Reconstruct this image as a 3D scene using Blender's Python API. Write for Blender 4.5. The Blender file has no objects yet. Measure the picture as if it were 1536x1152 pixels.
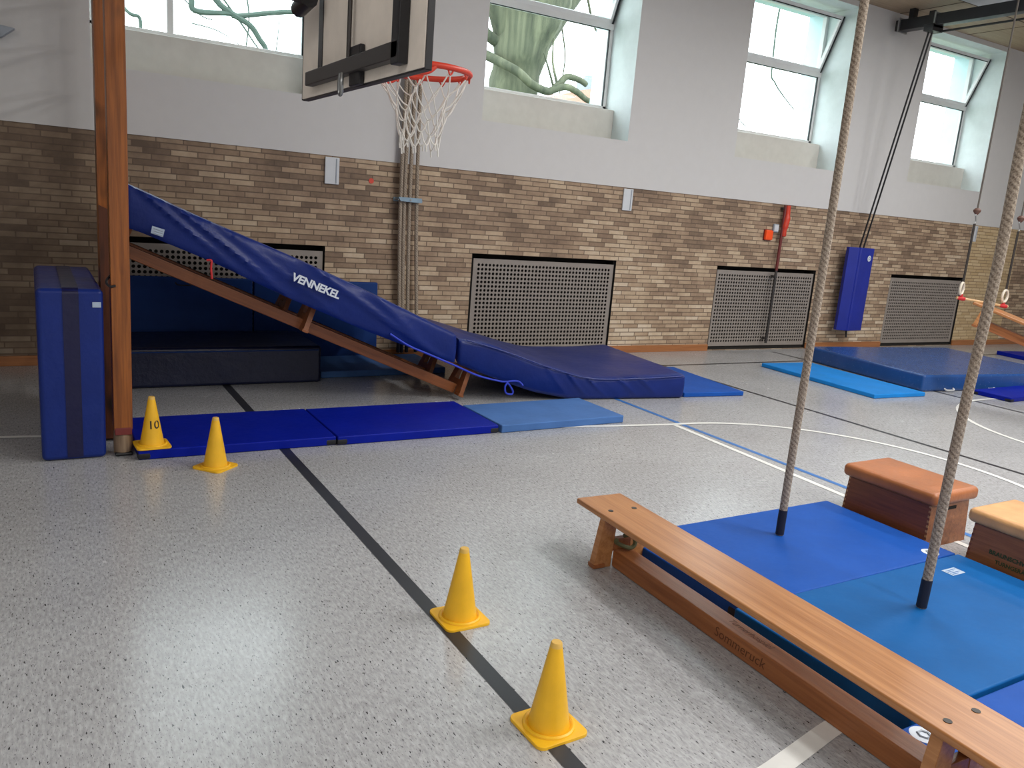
import bpy, bmesh, math, random
from mathutils import Vector, Matrix, noise
random.seed(7)
PI = math.pi
scn = bpy.context.scene
COL = scn.collection

# ------------------------------------------------------------------ materials
def new_mat(name):
    m = bpy.data.materials.new(name); m.use_nodes = True
    nt = m.node_tree
    b = nt.nodes['Principled BSDF']
    return m, nt, b

def srgb(c):
    return tuple(((x / 255) / 12.92 if x / 255 <= 0.04045 else ((x / 255 + 0.055) / 1.055) ** 2.4) for x in c) + (1,)

def link(nt, a, b): nt.links.new(a, b)

def coords(nt, scale=(1, 1, 1), rot=(0, 0, 0)):
    tc = nt.nodes.new('ShaderNodeTexCoord'); mp = nt.nodes.new('ShaderNodeMapping')
    mp.inputs['Scale'].default_value = scale; mp.inputs['Rotation'].default_value = rot
    link(nt, tc.outputs['Object'], mp.inputs['Vector'])
    return mp.outputs['Vector']

def tex_noise(nt, vec, scale, detail=3, rough=0.55):
    n = nt.nodes.new('ShaderNodeTexNoise'); n.inputs['Scale'].default_value = scale
    n.inputs['Detail'].default_value = detail; n.inputs['Roughness'].default_value = rough
    link(nt, vec, n.inputs['Vector'])
    return n.outputs['Fac']

def ramp(nt, fac, stops):
    r = nt.nodes.new('ShaderNodeValToRGB')
    els = r.color_ramp.elements
    while len(els) < len(stops): els.new(0.5)
    for e, (p, c) in zip(els, stops):
        e.position = p; e.color = c
    link(nt, fac, r.inputs['Fac'])
    return r.outputs['Color']

def math_n(nt, op, a, b=None, c=None):
    n = nt.nodes.new('ShaderNodeMath'); n.operation = op
    for i, v in enumerate((a, b, c)):
        if v is None: continue
        if isinstance(v, (int, float)): n.inputs[i].default_value = v
        else: link(nt, v, n.inputs[i])
    return n.outputs[0]

def mix_rgb(nt, fac, a, b, mode='MIX'):
    n = nt.nodes.new('ShaderNodeMix'); n.data_type = 'RGBA'; n.blend_type = mode
    for idx, v in ((0, fac), (6, a), (7, b)):
        if isinstance(v, (int, float)): n.inputs[idx].default_value = v
        elif isinstance(v, tuple): n.inputs[idx].default_value = v
        else: link(nt, v, n.inputs[idx])
    return n.outputs[2]

def bump(nt, b, height, strength=0.3, dist=0.01):
    n = nt.nodes.new('ShaderNodeBump'); n.inputs['Strength'].default_value = strength
    n.inputs['Distance'].default_value = dist
    link(nt, height, n.inputs['Height']); link(nt, n.outputs['Normal'], b.inputs['Normal'])

def plain(name, rgb, rough=0.5, metal=0.0, var=0.06, spec=0.5):
    m, nt, b = new_mat(name)
    c = srgb(rgb)
    v = coords(nt)
    f = tex_noise(nt, v, 9, 4)
    lo = tuple(x * (1 - var * 2) for x in c[:3]) + (1,); hi = tuple(min(1, x * (1 + var * 2)) for x in c[:3]) + (1,)
    link(nt, ramp(nt, f, [(0.3, lo), (0.7, hi)]), b.inputs['Base Color'])
    b.inputs['Roughness'].default_value = rough; b.inputs['Metallic'].default_value = metal
    b.inputs['Specular IOR Level'].default_value = spec
    return m

def wood(name, dark, light, axis='x', rough=0.35, scale=1.0, knots=False):
    m, nt, b = new_mat(name)
    s = [22, 22, 22]; s['xyz'.index(axis)] = 0.9
    v = coords(nt, tuple(k * scale for k in s))
    f1 = tex_noise(nt, v, 1.6, 6, 0.62)
    s2 = [70, 70, 70]; s2['xyz'.index(axis)] = 3
    f2 = tex_noise(nt, coords(nt, tuple(k * scale for k in s2)), 1.5, 3)
    f = math_n(nt, 'ADD', math_n(nt, 'MULTIPLY', f1, 0.7), math_n(nt, 'MULTIPLY', f2, 0.3))
    d, l = srgb(dark), srgb(light)
    mid = tuple((a + c) / 2 for a, c in zip(d, l))
    col = ramp(nt, f, [(0.32, d), (0.5, mid), (0.66, l)])
    if knots:
        sk = [7, 7, 7]; sk['xyz'.index(axis)] = 2.4
        k = tex_noise(nt, coords(nt, tuple(sk)), 1.0, 2)
        col = mix_rgb(nt, ramp(nt, k, [(0.60, (0, 0, 0, 1)), (0.74, (1, 1, 1, 1))]), col, tuple(x * 0.3 for x in d[:3]) + (1,))
    link(nt, col, b.inputs['Base Color'])
    b.inputs['Roughness'].default_value = rough
    bump(nt, b, f2, 0.15, 0.003)
    return m

def vinyl(name, rgb, rough=0.38, wrinkle=0.5, wscale=7, spec=0.5, var=0.10):
    m, nt, b = new_mat(name)
    c = srgb(rgb)
    v = coords(nt)
    f = tex_noise(nt, v, 4, 5)
    lo = tuple(x * (1 - var) for x in c[:3]) + (1,); hi = tuple(min(1, x * (1 + var)) for x in c[:3]) + (1,)
    link(nt, ramp(nt, f, [(0.3, lo), (0.7, hi)]), b.inputs['Base Color'])
    f2 = tex_noise(nt, v, wscale, 5, 0.6)
    fr = tex_noise(nt, v, 25, 3)
    rr = math_n(nt, 'MULTIPLY_ADD', fr, 0.10, rough - 0.05)
    link(nt, rr, b.inputs['Roughness'])
    b.inputs['Specular IOR Level'].default_value = spec
    bump(nt, b, f2, wrinkle, 0.02)
    return m

def make_brick():
    m, nt, b = new_mat('brick')
    tc = nt.nodes.new('ShaderNodeTexCoord'); sp = nt.nodes.new('ShaderNodeSeparateXYZ')
    link(nt, tc.outputs['Object'], sp.inputs[0])
    x, z = sp.outputs['X'], sp.outputs['Z']
    RH, RW = 0.0508, 0.222
    zr = math_n(nt, 'DIVIDE', z, RH); row = math_n(nt, 'FLOOR', zr); fz = math_n(nt, 'FRACT', zr)
    wn = nt.nodes.new('ShaderNodeTexWhiteNoise'); wn.noise_dimensions = '1D'
    link(nt, row, wn.inputs['W'])
    off = math_n(nt, 'ADD', math_n(nt, 'MULTIPLY', row, 0.31), math_n(nt, 'MULTIPLY', wn.outputs['Value'], 0.22))
    xr = math_n(nt, 'ADD', math_n(nt, 'DIVIDE', x, RW), off)
    col = math_n(nt, 'FLOOR', xr); fx = math_n(nt, 'FRACT', xr)
    cmb = nt.nodes.new('ShaderNodeCombineXYZ'); link(nt, col, cmb.inputs[0]); link(nt, row, cmb.inputs[1])
    wb = nt.nodes.new('ShaderNodeTexWhiteNoise'); wb.noise_dimensions = '2D'; link(nt, cmb.outputs[0], wb.inputs['Vector'])
    # brick colour: random per brick, patches of darker brick, soft stain inside a brick
    v = tc.outputs['Object']
    big = tex_noise(nt, v, 0.9, 4, 0.6)
    fine = tex_noise(nt, v, 26, 4)
    patch = tex_noise(nt, v, 3.2, 2)
    f = math_n(nt, 'ADD', math_n(nt, 'MULTIPLY', wb.outputs['Value'], 0.44), math_n(nt, 'MULTIPLY', big, 0.75))
    f = math_n(nt, 'ADD', f, math_n(nt, 'MULTIPLY', fine, 0.24))
    f = math_n(nt, 'ADD', f, math_n(nt, 'MULTIPLY', patch, 0.34))
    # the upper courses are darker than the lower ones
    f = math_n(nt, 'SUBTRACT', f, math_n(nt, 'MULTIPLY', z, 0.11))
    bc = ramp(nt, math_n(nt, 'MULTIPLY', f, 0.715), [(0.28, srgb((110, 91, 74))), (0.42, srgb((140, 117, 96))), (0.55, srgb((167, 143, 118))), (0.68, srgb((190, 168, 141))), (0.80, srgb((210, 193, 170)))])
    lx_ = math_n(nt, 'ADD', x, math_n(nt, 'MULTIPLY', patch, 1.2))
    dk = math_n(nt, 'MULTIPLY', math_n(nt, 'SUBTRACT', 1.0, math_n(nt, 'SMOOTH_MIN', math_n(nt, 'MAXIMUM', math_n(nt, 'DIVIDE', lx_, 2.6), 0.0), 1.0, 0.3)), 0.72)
    bc = mix_rgb(nt, dk, bc, srgb((58, 46, 37)))  # leftward darkening in the colour: duller brick plus the dimmer light there
    # pale pilaster at the right
    pil = math_n(nt, 'MULTIPLY', math_n(nt, 'GREATER_THAN', x, 13.1), math_n(nt, 'LESS_THAN', x, 14.5))
    pc = ramp(nt, wb.outputs['Value'], [(0.0, srgb((186, 160, 120))), (1.0, srgb((206, 184, 146)))])
    bc = mix_rgb(nt, pil, bc, pc)
    # mortar
    mz = math_n(nt, 'ADD', math_n(nt, 'LESS_THAN', fz, 0.10), math_n(nt, 'GREATER_THAN', fz, 0.90))
    mx = math_n(nt, 'ADD', math_n(nt, 'LESS_THAN', fx, 0.022), math_n(nt, 'GREATER_THAN', fx, 0.978))
    mo = math_n(nt, 'MINIMUM', math_n(nt, 'ADD', mz, mx), 1.0)
    mcol = mix_rgb(nt, pil, srgb((90, 74, 61)), srgb((128, 104, 76)))
    fin = mix_rgb(nt, math_n(nt, 'MULTIPLY', mo, 0.8), bc, mcol)
    link(nt, fin, b.inputs['Base Color'])
    b.inputs['Roughness'].default_value = 0.7
    h = math_n(nt, 'ADD', math_n(nt, 'SUBTRACT', 1.0, mo), math_n(nt, 'MULTIPLY', fine, 0.3))
    bump(nt, b, h, 0.5, 0.006)
    return m

def make_floor():
    m, nt, b = new_mat('linoleum')
    v1 = coords(nt, (135, 38, 1), (0, 0, 0.10))
    f1 = tex_noise(nt, v1, 1.0, 2, 0.5)
    v2 = coords(nt, (215, 60, 1), (0, 0, -0.08))
    f2 = tex_noise(nt, v2, 1.0, 2, 0.5)
    v3 = coords(nt, (95, 26, 1), (0, 0, 0.04))
    f3 = tex_noise(nt, v3, 1.0, 3, 0.6)
    cl = tex_noise(nt, coords(nt), 1.3, 4)
    base = ramp(nt, f3, [(0.30, srgb((138, 139, 141))), (0.5, srgb((168, 169, 171))), (0.70, srgb((194, 196, 199)))])
    base = mix_rgb(nt, 0.35, base, ramp(nt, cl, [(0.3, srgb((154, 155, 156))), (0.7, srgb((184, 186, 188)))]))
    dk = ramp(nt, f1, [(0.65, (0, 0, 0, 1)), (0.69, (1, 1, 1, 1))])
    base = mix_rgb(nt, dk, base, srgb((48, 48, 52)))
    dk2 = ramp(nt, f2, [(0.62, (0, 0, 0, 1)), (0.70, (0.7, 0.7, 0.7, 1))])
    base = mix_rgb(nt, dk2, base, srgb((96, 95, 97)))
    link(nt, base, b.inputs['Base Color'])
    rg = tex_noise(nt, coords(nt), 2.2, 5, 0.65)
    link(nt, math_n(nt, 'MULTIPLY_ADD', rg, 0.20, 0.14), b.inputs['Roughness'])
    b.inputs['Specular IOR Level'].default_value = 0.62
    bump(nt, b, tex_noise(nt, coords(nt), 9, 4), 0.02, 0.004)
    return m

def make_rope():
    m, nt, b = new_mat('hemp_rope')
    tc = nt.nodes.new('ShaderNodeTexCoord'); sp = nt.nodes.new('ShaderNodeSeparateXYZ'); link(nt, tc.outputs['UV'], sp.inputs[0])
    t = math_n(nt, 'ADD', math_n(nt, 'MULTIPLY', sp.outputs['X'], 4.0), sp.outputs['Y'])
    s = math_n(nt, 'SINE', math_n(nt, 'MULTIPLY', t, 2 * PI))
    n = tex_noise(nt, coords(nt), 160, 3)
    f = math_n(nt, 'ADD', math_n(nt, 'MULTIPLY', s, 0.09), n)
    link(nt, ramp(nt, f, [(0.28, srgb((108, 94, 80))), (0.72, srgb((188, 174, 156)))]), b.inputs['Base Color'])
    b.inputs['Roughness'].default_value = 0.9
    bump(nt, b, f, 0.7, 0.005)
    return m

def make_glass():
    m = bpy.data.materials.new('window_glass'); m.use_nodes = True
    nt = m.node_tree; nt.nodes.clear()
    o = nt.nodes.new('ShaderNodeOutputMaterial'); mx = nt.nodes.new('ShaderNodeMixShader')
    t = nt.nodes.new('ShaderNodeBsdfTransparent'); g = nt.nodes.new('ShaderNodeBsdfGlossy'); g.inputs['Roughness'].default_value = 0.02
    t.inputs['Color'].default_value = (0.93, 0.97, 0.97, 1)
    n = tex_noise(nt, coords(nt), 3)
    f = math_n(nt, 'MULTIPLY_ADD', n, 0.006, 0.004)
    link(nt, f, mx.inputs[0]); link(nt, t.outputs[0], mx.inputs[1]); link(nt, g.outputs[0], mx.inputs[2]); link(nt, mx.outputs[0], o.inputs[0])
    return m

M = {}
M['plaster'] = plain('white_plaster', (207, 206, 205), 0.85, var=0.006)
M['reveal'] = plain('reveal_paint', (214, 222, 222), 0.7, var=0.02)
M['sill'] = plain('sill_paint', (208, 205, 198), 0.7, var=0.02)
M['frame'] = plain('window_frame_white', (222, 222, 222), 0.4, var=0.02)
M['gasket'] = plain('gasket_black', (24, 32, 34), 0.6)
M['outer'] = plain('outer_reveal', (205, 230, 235), 0.6, var=0.02)
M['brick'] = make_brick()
M['floor'] = make_floor()
M['ceil'] = wood('ceiling_board', (150, 128, 104), (172, 150, 124), 'x', 0.6)
M['ceil_tile'] = plain('ceiling_tile', (206, 208, 212), 0.8, var=0.02)
M['seam'] = plain('ceiling_seam', (86, 68, 52), 0.8)
M['skirting'] = wood('skirting_wood', (140, 88, 50), (176, 116, 70), 'x', 0.45)
M['line_black'] = plain('line_black', (38, 40, 46), 0.35)
M['line_white'] = plain('line_white', (226, 226, 222), 0.4, var=0.03)
M['line_blue'] = plain('line_blue', (58, 112, 178), 0.4)
M['glass'] = make_glass()
M['post'] = wood('orange_pine', (104, 56, 22), (164, 96, 40), 'z', 0.35, knots=True)
M['post_dark'] = wood('dark_pine', (66, 32, 16), (104, 54, 26), 'z', 0.45, knots=True)
M['bench'] = wood('bench_beech', (152, 98, 56), (192, 138, 90), 'x', 0.30)
M['bench_beam'] = wood('bench_beam_pine', (120, 68, 36), (164, 104, 62), 'x', 0.32)
M['bench_old'] = wood('old_bench_wood', (112, 62, 32), (150, 90, 50), 'x', 0.4)
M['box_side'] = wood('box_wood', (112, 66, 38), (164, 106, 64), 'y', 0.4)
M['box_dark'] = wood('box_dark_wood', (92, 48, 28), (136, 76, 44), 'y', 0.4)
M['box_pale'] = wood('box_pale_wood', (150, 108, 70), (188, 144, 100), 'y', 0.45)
M['leather'] = vinyl('tan_leather', (164, 100, 58), 0.42, 0.25, 10, var=0.2)
M['leather2'] = vinyl('pale_leather', (206, 156, 104), 0.42, 0.25, 10, var=0.2)
M['yellow'] = plain('yellow_plastic', (236, 182, 32), 0.42, var=0.04)
M['yellow_worn'] = plain('worn_tip', (222, 180, 90), 0.6, var=0.1)
M['ink'] = plain('ink', (50, 44, 30), 0.7)
M['soft_blue'] = vinyl('soft_mat_blue', (15, 37, 108), 0.34, 0.45, 4, spec=0.26)
M['soft_stand'] = vinyl('stand_mat_blue', (20, 42, 116), 0.34, 0.5, 5, spec=0.3)
M['soft_strip'] = vinyl('dark_blue_strip', (7, 8, 58), 0.4, 0.3, 8)
M['soft_far'] = vinyl('far_soft_blue', (34, 76, 138), 0.26, 0.16, 3)
M['royal'] = vinyl('royal_blue_mat', (8, 28, 144), 0.42, 0.08, 20, spec=0.12)
M['royal_rope'] = vinyl('cobalt_mat', (28, 80, 164), 0.5, 0.10, 20, spec=0.12)
M['light_blue'] = vinyl('light_blue_mat', (14, 88, 152), 0.5, 0.10, 20, spec=0.12)
M['cyan'] = vinyl('bright_blue_mat', (32, 130, 210), 0.5, 0.08, 20, spec=0.12)
M['grey_blue'] = vinyl('grey_blue_mat', (74, 112, 170), 0.55, 0.08, 20, spec=0.12)
M['wallmat'] = vinyl('steel_blue_mat', (28, 58, 118), 0.5, 0.08, 20, spec=0.12)
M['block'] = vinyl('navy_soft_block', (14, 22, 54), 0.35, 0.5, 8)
M['pad'] = vinyl('wall_pad_blue', (18, 38, 146), 0.45, 0.12, 15)
M['mat_corner'] = plain('black_corner', (16, 18, 26), 0.6)
M['cord'] = plain('blue_cord', (36, 60, 190), 0.6)
M['red'] = plain('red_paint', (206, 62, 40), 0.4)
M['ribbon'] = plain('red_ribbon', (190, 36, 40), 0.6)
M['red_dark'] = plain('dark_red', (110, 42, 40), 0.5)
M['orange'] = plain('signal_orange', (255, 84, 24), 0.4, var=0.02)
M['board_back'] = plain('board_back', (240, 230, 218), 0.6, var=0.03)
M['black'] = plain('black_steel', (26, 26, 30), 0.4)
M['steel'] = plain('zinc_steel', (150, 152, 152), 0.35, 0.8)
M['bronze'] = plain('brown_steel', (54, 50, 48), 0.45)
M['net'] = plain('net_cord', (226, 224, 218), 0.8, var=0.03)
M['grille'] = plain('grille_paint', (142, 134, 127), 0.5, var=0.03)
M['void'] = plain('dark_void', (30, 27, 24), 0.9)
M['tag'] = plain('white_cover', (206, 210, 214), 0.5, var=0.02)
M['greybox'] = plain('grey_box', (150, 158, 168), 0.5)
M['bracket'] = plain('blue_grey_steel', (132, 158, 176), 0.45)
M['rope'] = make_rope()
M['sleeve'] = plain('rope_sleeve', (24, 26, 40), 0.6)
M['ropewire'] = plain('ring_rope', (92, 86, 80), 0.8)
M['ropewire_dark'] = plain('ring_strap', (52, 46, 42), 0.8)
M['ringwood'] = plain('ring_wood', (214, 204, 188), 0.45)
M['barwood'] = wood('bar_wood', (188, 150, 104), (212, 178, 134), 'x', 0.4)
M['ball'] = plain('ring_stop', (96, 66, 56), 0.6)
M['rust'] = wood('rusty_foot', (84, 60, 44), (150, 128, 104), 'z', 0.5)
M['white_print'] = plain('white_print', (212, 220, 230), 0.5, var=0.02)
M['label'] = plain('paper_label', (170, 186, 206), 0.5, var=0.05)
M['green_print'] = plain('green_print', (44, 66, 36), 0.6)
M['strap_olive'] = plain('olive_strap', (96, 98, 66), 0.7)
M['brown_print'] = plain('brown_print', (92, 50, 28), 0.6)
M['bark'] = wood('mossy_bark', (38, 46, 34), (104, 106, 84), 'z', 0.9, scale=0.12)
M['twig'] = plain('grey_twig', (64, 78, 70), 0.9)
M['roof'] = plain('roof_tile', (176, 128, 112), 0.8)
M['house'] = plain('house_wall', (190, 186, 180), 0.8)
M['chimney'] = plain('chimney', (128, 138, 148), 0.8)
M['ground'] = plain('winter_grass', (96, 104, 74), 0.9, var=0.15)

# ------------------------------------------------------------------ object helpers
def finish(name, me, mat, parent=None, smooth=True, angle=40):
    mats = mat if isinstance(mat, (list, tuple)) else [mat]
    for k in mats: me.materials.append(k)
    o = bpy.data.objects.new(name, me); COL.objects.link(o)
    if parent is not None: o.parent = parent
    if smooth:
        for p in me.polygons: p.use_smooth = True
        try: me.set_sharp_from_angle(angle=math.radians(angle))
        except Exception: pass
        if len(me.polygons) < 4000:
            wn = o.modifiers.new('weighted_normals', 'WEIGHTED_NORMAL'); wn.keep_sharp = True; wn.weight = 80
    return o

def obj(name, bm, mat, parent=None, smooth=True, angle=40):
    me = bpy.data.meshes.new(name)
    bmesh.ops.recalc_face_normals(bm, faces=bm.faces)
    bm.to_mesh(me); bm.free()
    return finish(name, me, mat, parent, smooth, angle)

def tag(o, label, cat, group=None):
    o['label'] = label; o['category'] = cat
    if group: o['group'] = group
    return o

def struct(o):
    o['kind'] = 'structure'; return o

def thing(name, label, cat, loc=(0, 0, 0), rot=(0, 0, 0), group=None):
    o = bpy.data.objects.new(name, None); COL.objects.link(o)
    o.location = loc; o.rotation_euler = rot; o.empty_display_size = 0.1
    return tag(o, label, cat, group)

def copy_tree(o, parent=None):
    c = o.copy(); COL.objects.link(c)
    if parent is not None: c.parent = parent
    for ch in list(o.children): copy_tree(ch, c)
    return c

def add_box(bm, lo, hi, bev=0.0, seg=2, mi=0, mat4=None):
    lo = Vector(lo); hi = Vector(hi)
    b = bmesh.new()
    bmesh.ops.create_cube(b, size=1)
    s = hi - lo; c = (hi + lo) / 2
    for v in b.verts: v.co = Vector((v.co.x * s.x, v.co.y * s.y, v.co.z * s.z)) + c
    if bev > 0:
        bmesh.ops.bevel(b, geom=list(b.edges), offset=min(bev, min(s) * 0.45), segments=seg, profile=0.5, affect='EDGES')
    merge(bm, b, mi, mat4)

def merge(bm, b, mi=0, mat4=None):
    vm = {}
    for v in b.verts: vm[v] = bm.verts.new(mat4 @ v.co if mat4 else v.co)
    for f in b.faces:
        try:
            nf = bm.faces.new([vm[v] for v in f.verts]); nf.material_index = mi
        except ValueError: pass
    b.free()

def add_prism(bm, pts, axis, a, b, mi=0):
    """polygon pts (2D) extruded along axis from a to b; 2D order: x->(y,z), y->(x,z), z->(x,y)"""
    def P(p, t):
        if axis == 'x': return (t, p[0], p[1])
        if axis == 'y': return (p[0], t, p[1])
        return (p[0], p[1], t)
    A = [bm.verts.new(P(p, a)) for p in pts]; B = [bm.verts.new(P(p, b)) for p in pts]
    bm.faces.new(A).material_index = mi; bm.faces.new(B[::-1]).material_index = mi
    n = len(pts)
    for i in range(n):
        bm.faces.new((A[i], B[i], B[(i + 1) % n], A[(i + 1) % n])).material_index = mi

def add_tube(bm, pts, rad, n=10, uv=None, closed=False, cap=True, twist=0):
    pts = [Vector(p) for p in pts]
    rads = rad if isinstance(rad, (list, tuple)) else [rad] * len(pts)
    rings = []; prev = None; L = 0; Ls = []
    N = len(pts)
    for i, p in enumerate(pts):
        if closed: t = pts[(i + 1) % N] - pts[i - 1]
        else: t = pts[min(i + 1, N - 1)] - pts[max(i - 1, 0)]
        t.normalize()
        if prev is None:
            up = Vector((0, 0, 1)) if abs(t.z) < 0.9 else Vector((1, 0, 0))
            a = t.cross(up).normalized()
        else:
            a = (prev - t * prev.dot(t)).normalized()
        prev = a; bb = t.cross(a)
        if i: L += (pts[i] - pts[i - 1]).length
        Ls.append(L)
        rings.append([bm.verts.new(p + rads[i] * (math.cos(2 * PI * k / n) * a + math.sin(2 * PI * k / n) * bb)) for k in range(n)])
    rng = range(N if closed else N - 1)
    layer = bm.loops.layers.uv.verify() if uv else None
    for i in rng:
        r0, r1 = rings[i], rings[(i + 1) % N]
        for k in range(n):
            f = bm.faces.new((r0[k], r0[(k + 1) % n], r1[(k + 1) % n], r1[k]))
            if uv:
                vals = ((k / n, Ls[i] * uv), ((k + 1) / n, Ls[i] * uv), ((k + 1) / n, Ls[(i + 1) % N] * uv), (k / n, Ls[(i + 1) % N] * uv))
                for lp, w in zip(f.loops, vals): lp[layer].uv = w
    if cap and not closed:
        bm.faces.new(rings[0][::-1]); bm.faces.new(rings[-1])

def add_lathe(bm, prof, n=40, center=(0, 0, 0), cap=True):
    c = Vector(center); rings = []
    for r, z in prof:
        rings.append([bm.verts.new(c + Vector((r * math.cos(2 * PI * k / n), r * math.sin(2 * PI * k / n), z))) for k in range(n)])
    for i in range(len(rings) - 1):
        for k in range(n):
            bm.faces.new((rings[i][k], rings[i][(k + 1) % n], rings[i + 1][(k + 1) % n], rings[i + 1][k]))
    if cap:
        bm.faces.new(rings[0][::-1]); bm.faces.new(rings[-1])

def add_disc(bm, center, nrm, r, t=0.002, n=28):
    c = Vector(center); nv = Vector(nrm).normalized()
    add_tube(bm, [c, c + nv * t], r, n)

def bez(pts, m=8):
    """Catmull-Rom through pts"""
    P = [Vector(p) for p in pts]; out = []
    for i in range(len(P) - 1):
        p0, p1, p2, p3 = P[max(i - 1, 0)], P[i], P[i + 1], P[min(i + 2, len(P) - 1)]
        for k in range(m):
            t = k / m
            out.append(0.5 * ((2 * p1) + (p2 - p0) * t + (2 * p0 - 5 * p1 + 4 * p2 - p3) * t * t + (3 * p1 - p0 - 3 * p2 + p3) * t ** 3))
    out.append(P[-1]); return out

def box(name, lo, hi, mat, parent=None, bev=0.0, seg=2):
    bm = bmesh.new(); add_box(bm, lo, hi, bev, seg); return obj(name, bm, mat, parent)

def tube(name, pts, r, mat, parent=None, n=10, uv=None, closed=False):
    bm = bmesh.new(); add_tube(bm, pts, r, n, uv, closed); return obj(name, bm, mat, parent)

def text_mesh(name, body, size, place, mat, parent=None, shear=0.0, bold=0.0, space=1.0, sub=0):
    """place(x, y) -> 3D point for the flat text coordinates"""
    cu = bpy.data.curves.new(name, 'FONT'); cu.body = body; cu.size = size; cu.shear = shear; cu.offset = bold; cu.space_character = space
    cu.align_x = 'CENTER'; cu.align_y = 'CENTER'; cu.resolution_u = 3
    t = bpy.data.objects.new(name, cu); COL.objects.link(t)
    dg = bpy.context.evaluated_depsgraph_get()
    me = bpy.data.meshes.new_from_object(t.evaluated_get(dg))
    bpy.data.objects.remove(t); bpy.data.curves.remove(cu)
    me.name = name
    me.materials.clear()
    for v in me.vertices: v.co = place(v.co.x, v.co.y)
    return finish(name, me, mat, parent, smooth=False)

# ------------------------------------------------------------------ camera
F, PITCH, ROLL, YAW = 1212.2, 0.210548, 0.0819185, 0.541068
fw = Vector((math.sin(YAW) * math.cos(PITCH), math.cos(YAW) * math.cos(PITCH), -math.sin(PITCH)))
r0 = fw.cross(Vector((0, 0, 1))).normalized(); u0 = r0.cross(fw)
cr = math.cos(ROLL) * r0 + math.sin(ROLL) * u0; cu_ = -math.sin(ROLL) * r0 + math.cos(ROLL) * u0
cam_d = bpy.data.cameras.new('camera'); cam = bpy.data.objects.new('camera', cam_d); COL.objects.link(cam)
cam_d.sensor_fit = 'HORIZONTAL'; cam_d.sensor_width = 36; cam_d.lens = F / 1536 * 36
cam_d.clip_start = 0.05; cam_d.clip_end = 300
mw = Matrix((cr, cu_, -fw)).transposed().to_4x4(); mw.translation = (0, 0, 1.6)
cam.matrix_world = mw
scn.camera = cam

# ------------------------------------------------------------------ the room
YW = 7.79; CEIL = 4.67; XL, XR, YF = -4.0, 18.0, -6.0
BR = 1.972                                   # top of the brick
NI = [(0.45, 2.36), (4.05, 5.96), (7.66, 9.58), (11.18, 13.07)]      # window niches
GR = [(0.50, 2.44), (4.05, 5.99), (7.63, 9.53), (11.23, 13.12)]      # grille niches
ZN0, ZN1 = 2.49, 4.60

bm = bmesh.new(); add_box(bm, (XL, YF, -0.1), (XR, 8.7, 0)); floor = struct(obj('floor', bm, M['floor'], smooth=False))

def strip(pts, w, z=0.0015):
    bm = bmesh.new(); prev = None; P = [Vector((p[0], p[1], z)) for p in pts]; rows = []
    for i, p in enumerate(P):
        t = (P[min(i + 1, len(P) - 1)] - P[max(i - 1, 0)]).normalized(); n = Vector((-t.y, t.x, 0))
        rows.append((bm.verts.new(p + n * w / 2), bm.verts.new(p - n * w / 2)))
    for a, b in zip(rows, rows[1:]): bm.faces.new((a[1], b[1], b[0], a[0]))
    return bm
def line(pts, w, mat, label, z=0.0015):
    o = obj('court_line', strip(pts, w, z), mat, floor, smooth=False); o['label'] = label
line([(1.33, -4), (1.33, 7.7)], 0.062, M['line_black'], 'wide black line under the cones', 0.0020)
line([(6.18, 7.2), (6.26, 2.9), (6.3, -4)], 0.042, M['line_black'], 'thin black line across the hall')
line([(8.68, 7.6), (8.66, -4)], 0.042, M['line_black'], 'black centre line')
line([(6.18, 6.98), (16.5, 6.98)], 0.045, M['line_black'], 'black side line along the wall')
line([(4.53, 5.9), (4.55, 3.2), (4.57, -4)], 0.045, M['line_blue'], 'blue line', 0.0015)
line([(4.46, 4.81), (4.39, 3.11), (4.36, 1.82)], 0.045, M['line_white'], 'white free throw line', 0.0020)
line([(-1.2, 5.79), (0.39, 5.52), (3.5, 4.965), (4.46, 4.81)], 0.045, M['line_white'], 'white lane line', 0.0026)
line([(4.36, 1.82), (2.2, 1.47), (1.9, 1.41), (-1.2, 0.9)], 0.07, M['line_white'], 'white lane line beside the bench', 0.0026)
arc = [(4.46 + 1.53 * math.sin(a) * 1.0, 3.28 + 1.53 * math.cos(a)) for a in [i * PI / 40 for i in range(0, 41)]]
line(arc, 0.045, M['line_white'], 'white free throw arc', 0.0030)
line([(8.87 + 1.58 * math.cos(a), 3.24 + 1.56 * math.sin(a)) for a in [i * 2 * PI / 72 for i in range(73)]], 0.045, M['line_white'], 'white centre circle', 0.0030)

def grid_wall(bm, xs, zs, holes, y, mi):
    def inside(x, z): return any(h[0] < x < h[1] and h[2] < z < h[3] for h in holes)
    for i in range(len(xs) - 1):
        for j in range(len(zs) - 1):
            if inside((xs[i] + xs[i + 1]) / 2, (zs[j] + zs[j + 1]) / 2): continue
            f = bm.faces.new([bm.verts.new(c) for c in ((xs[i], y, zs[j]), (xs[i + 1], y, zs[j]), (xs[i + 1], y, zs[j + 1]), (xs[i], y, zs[j + 1]))]); f.material_index = mi

def quad(bm, pts, mi):
    bm.faces.new([bm.verts.new(p) for p in pts]).material_index = mi

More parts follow.
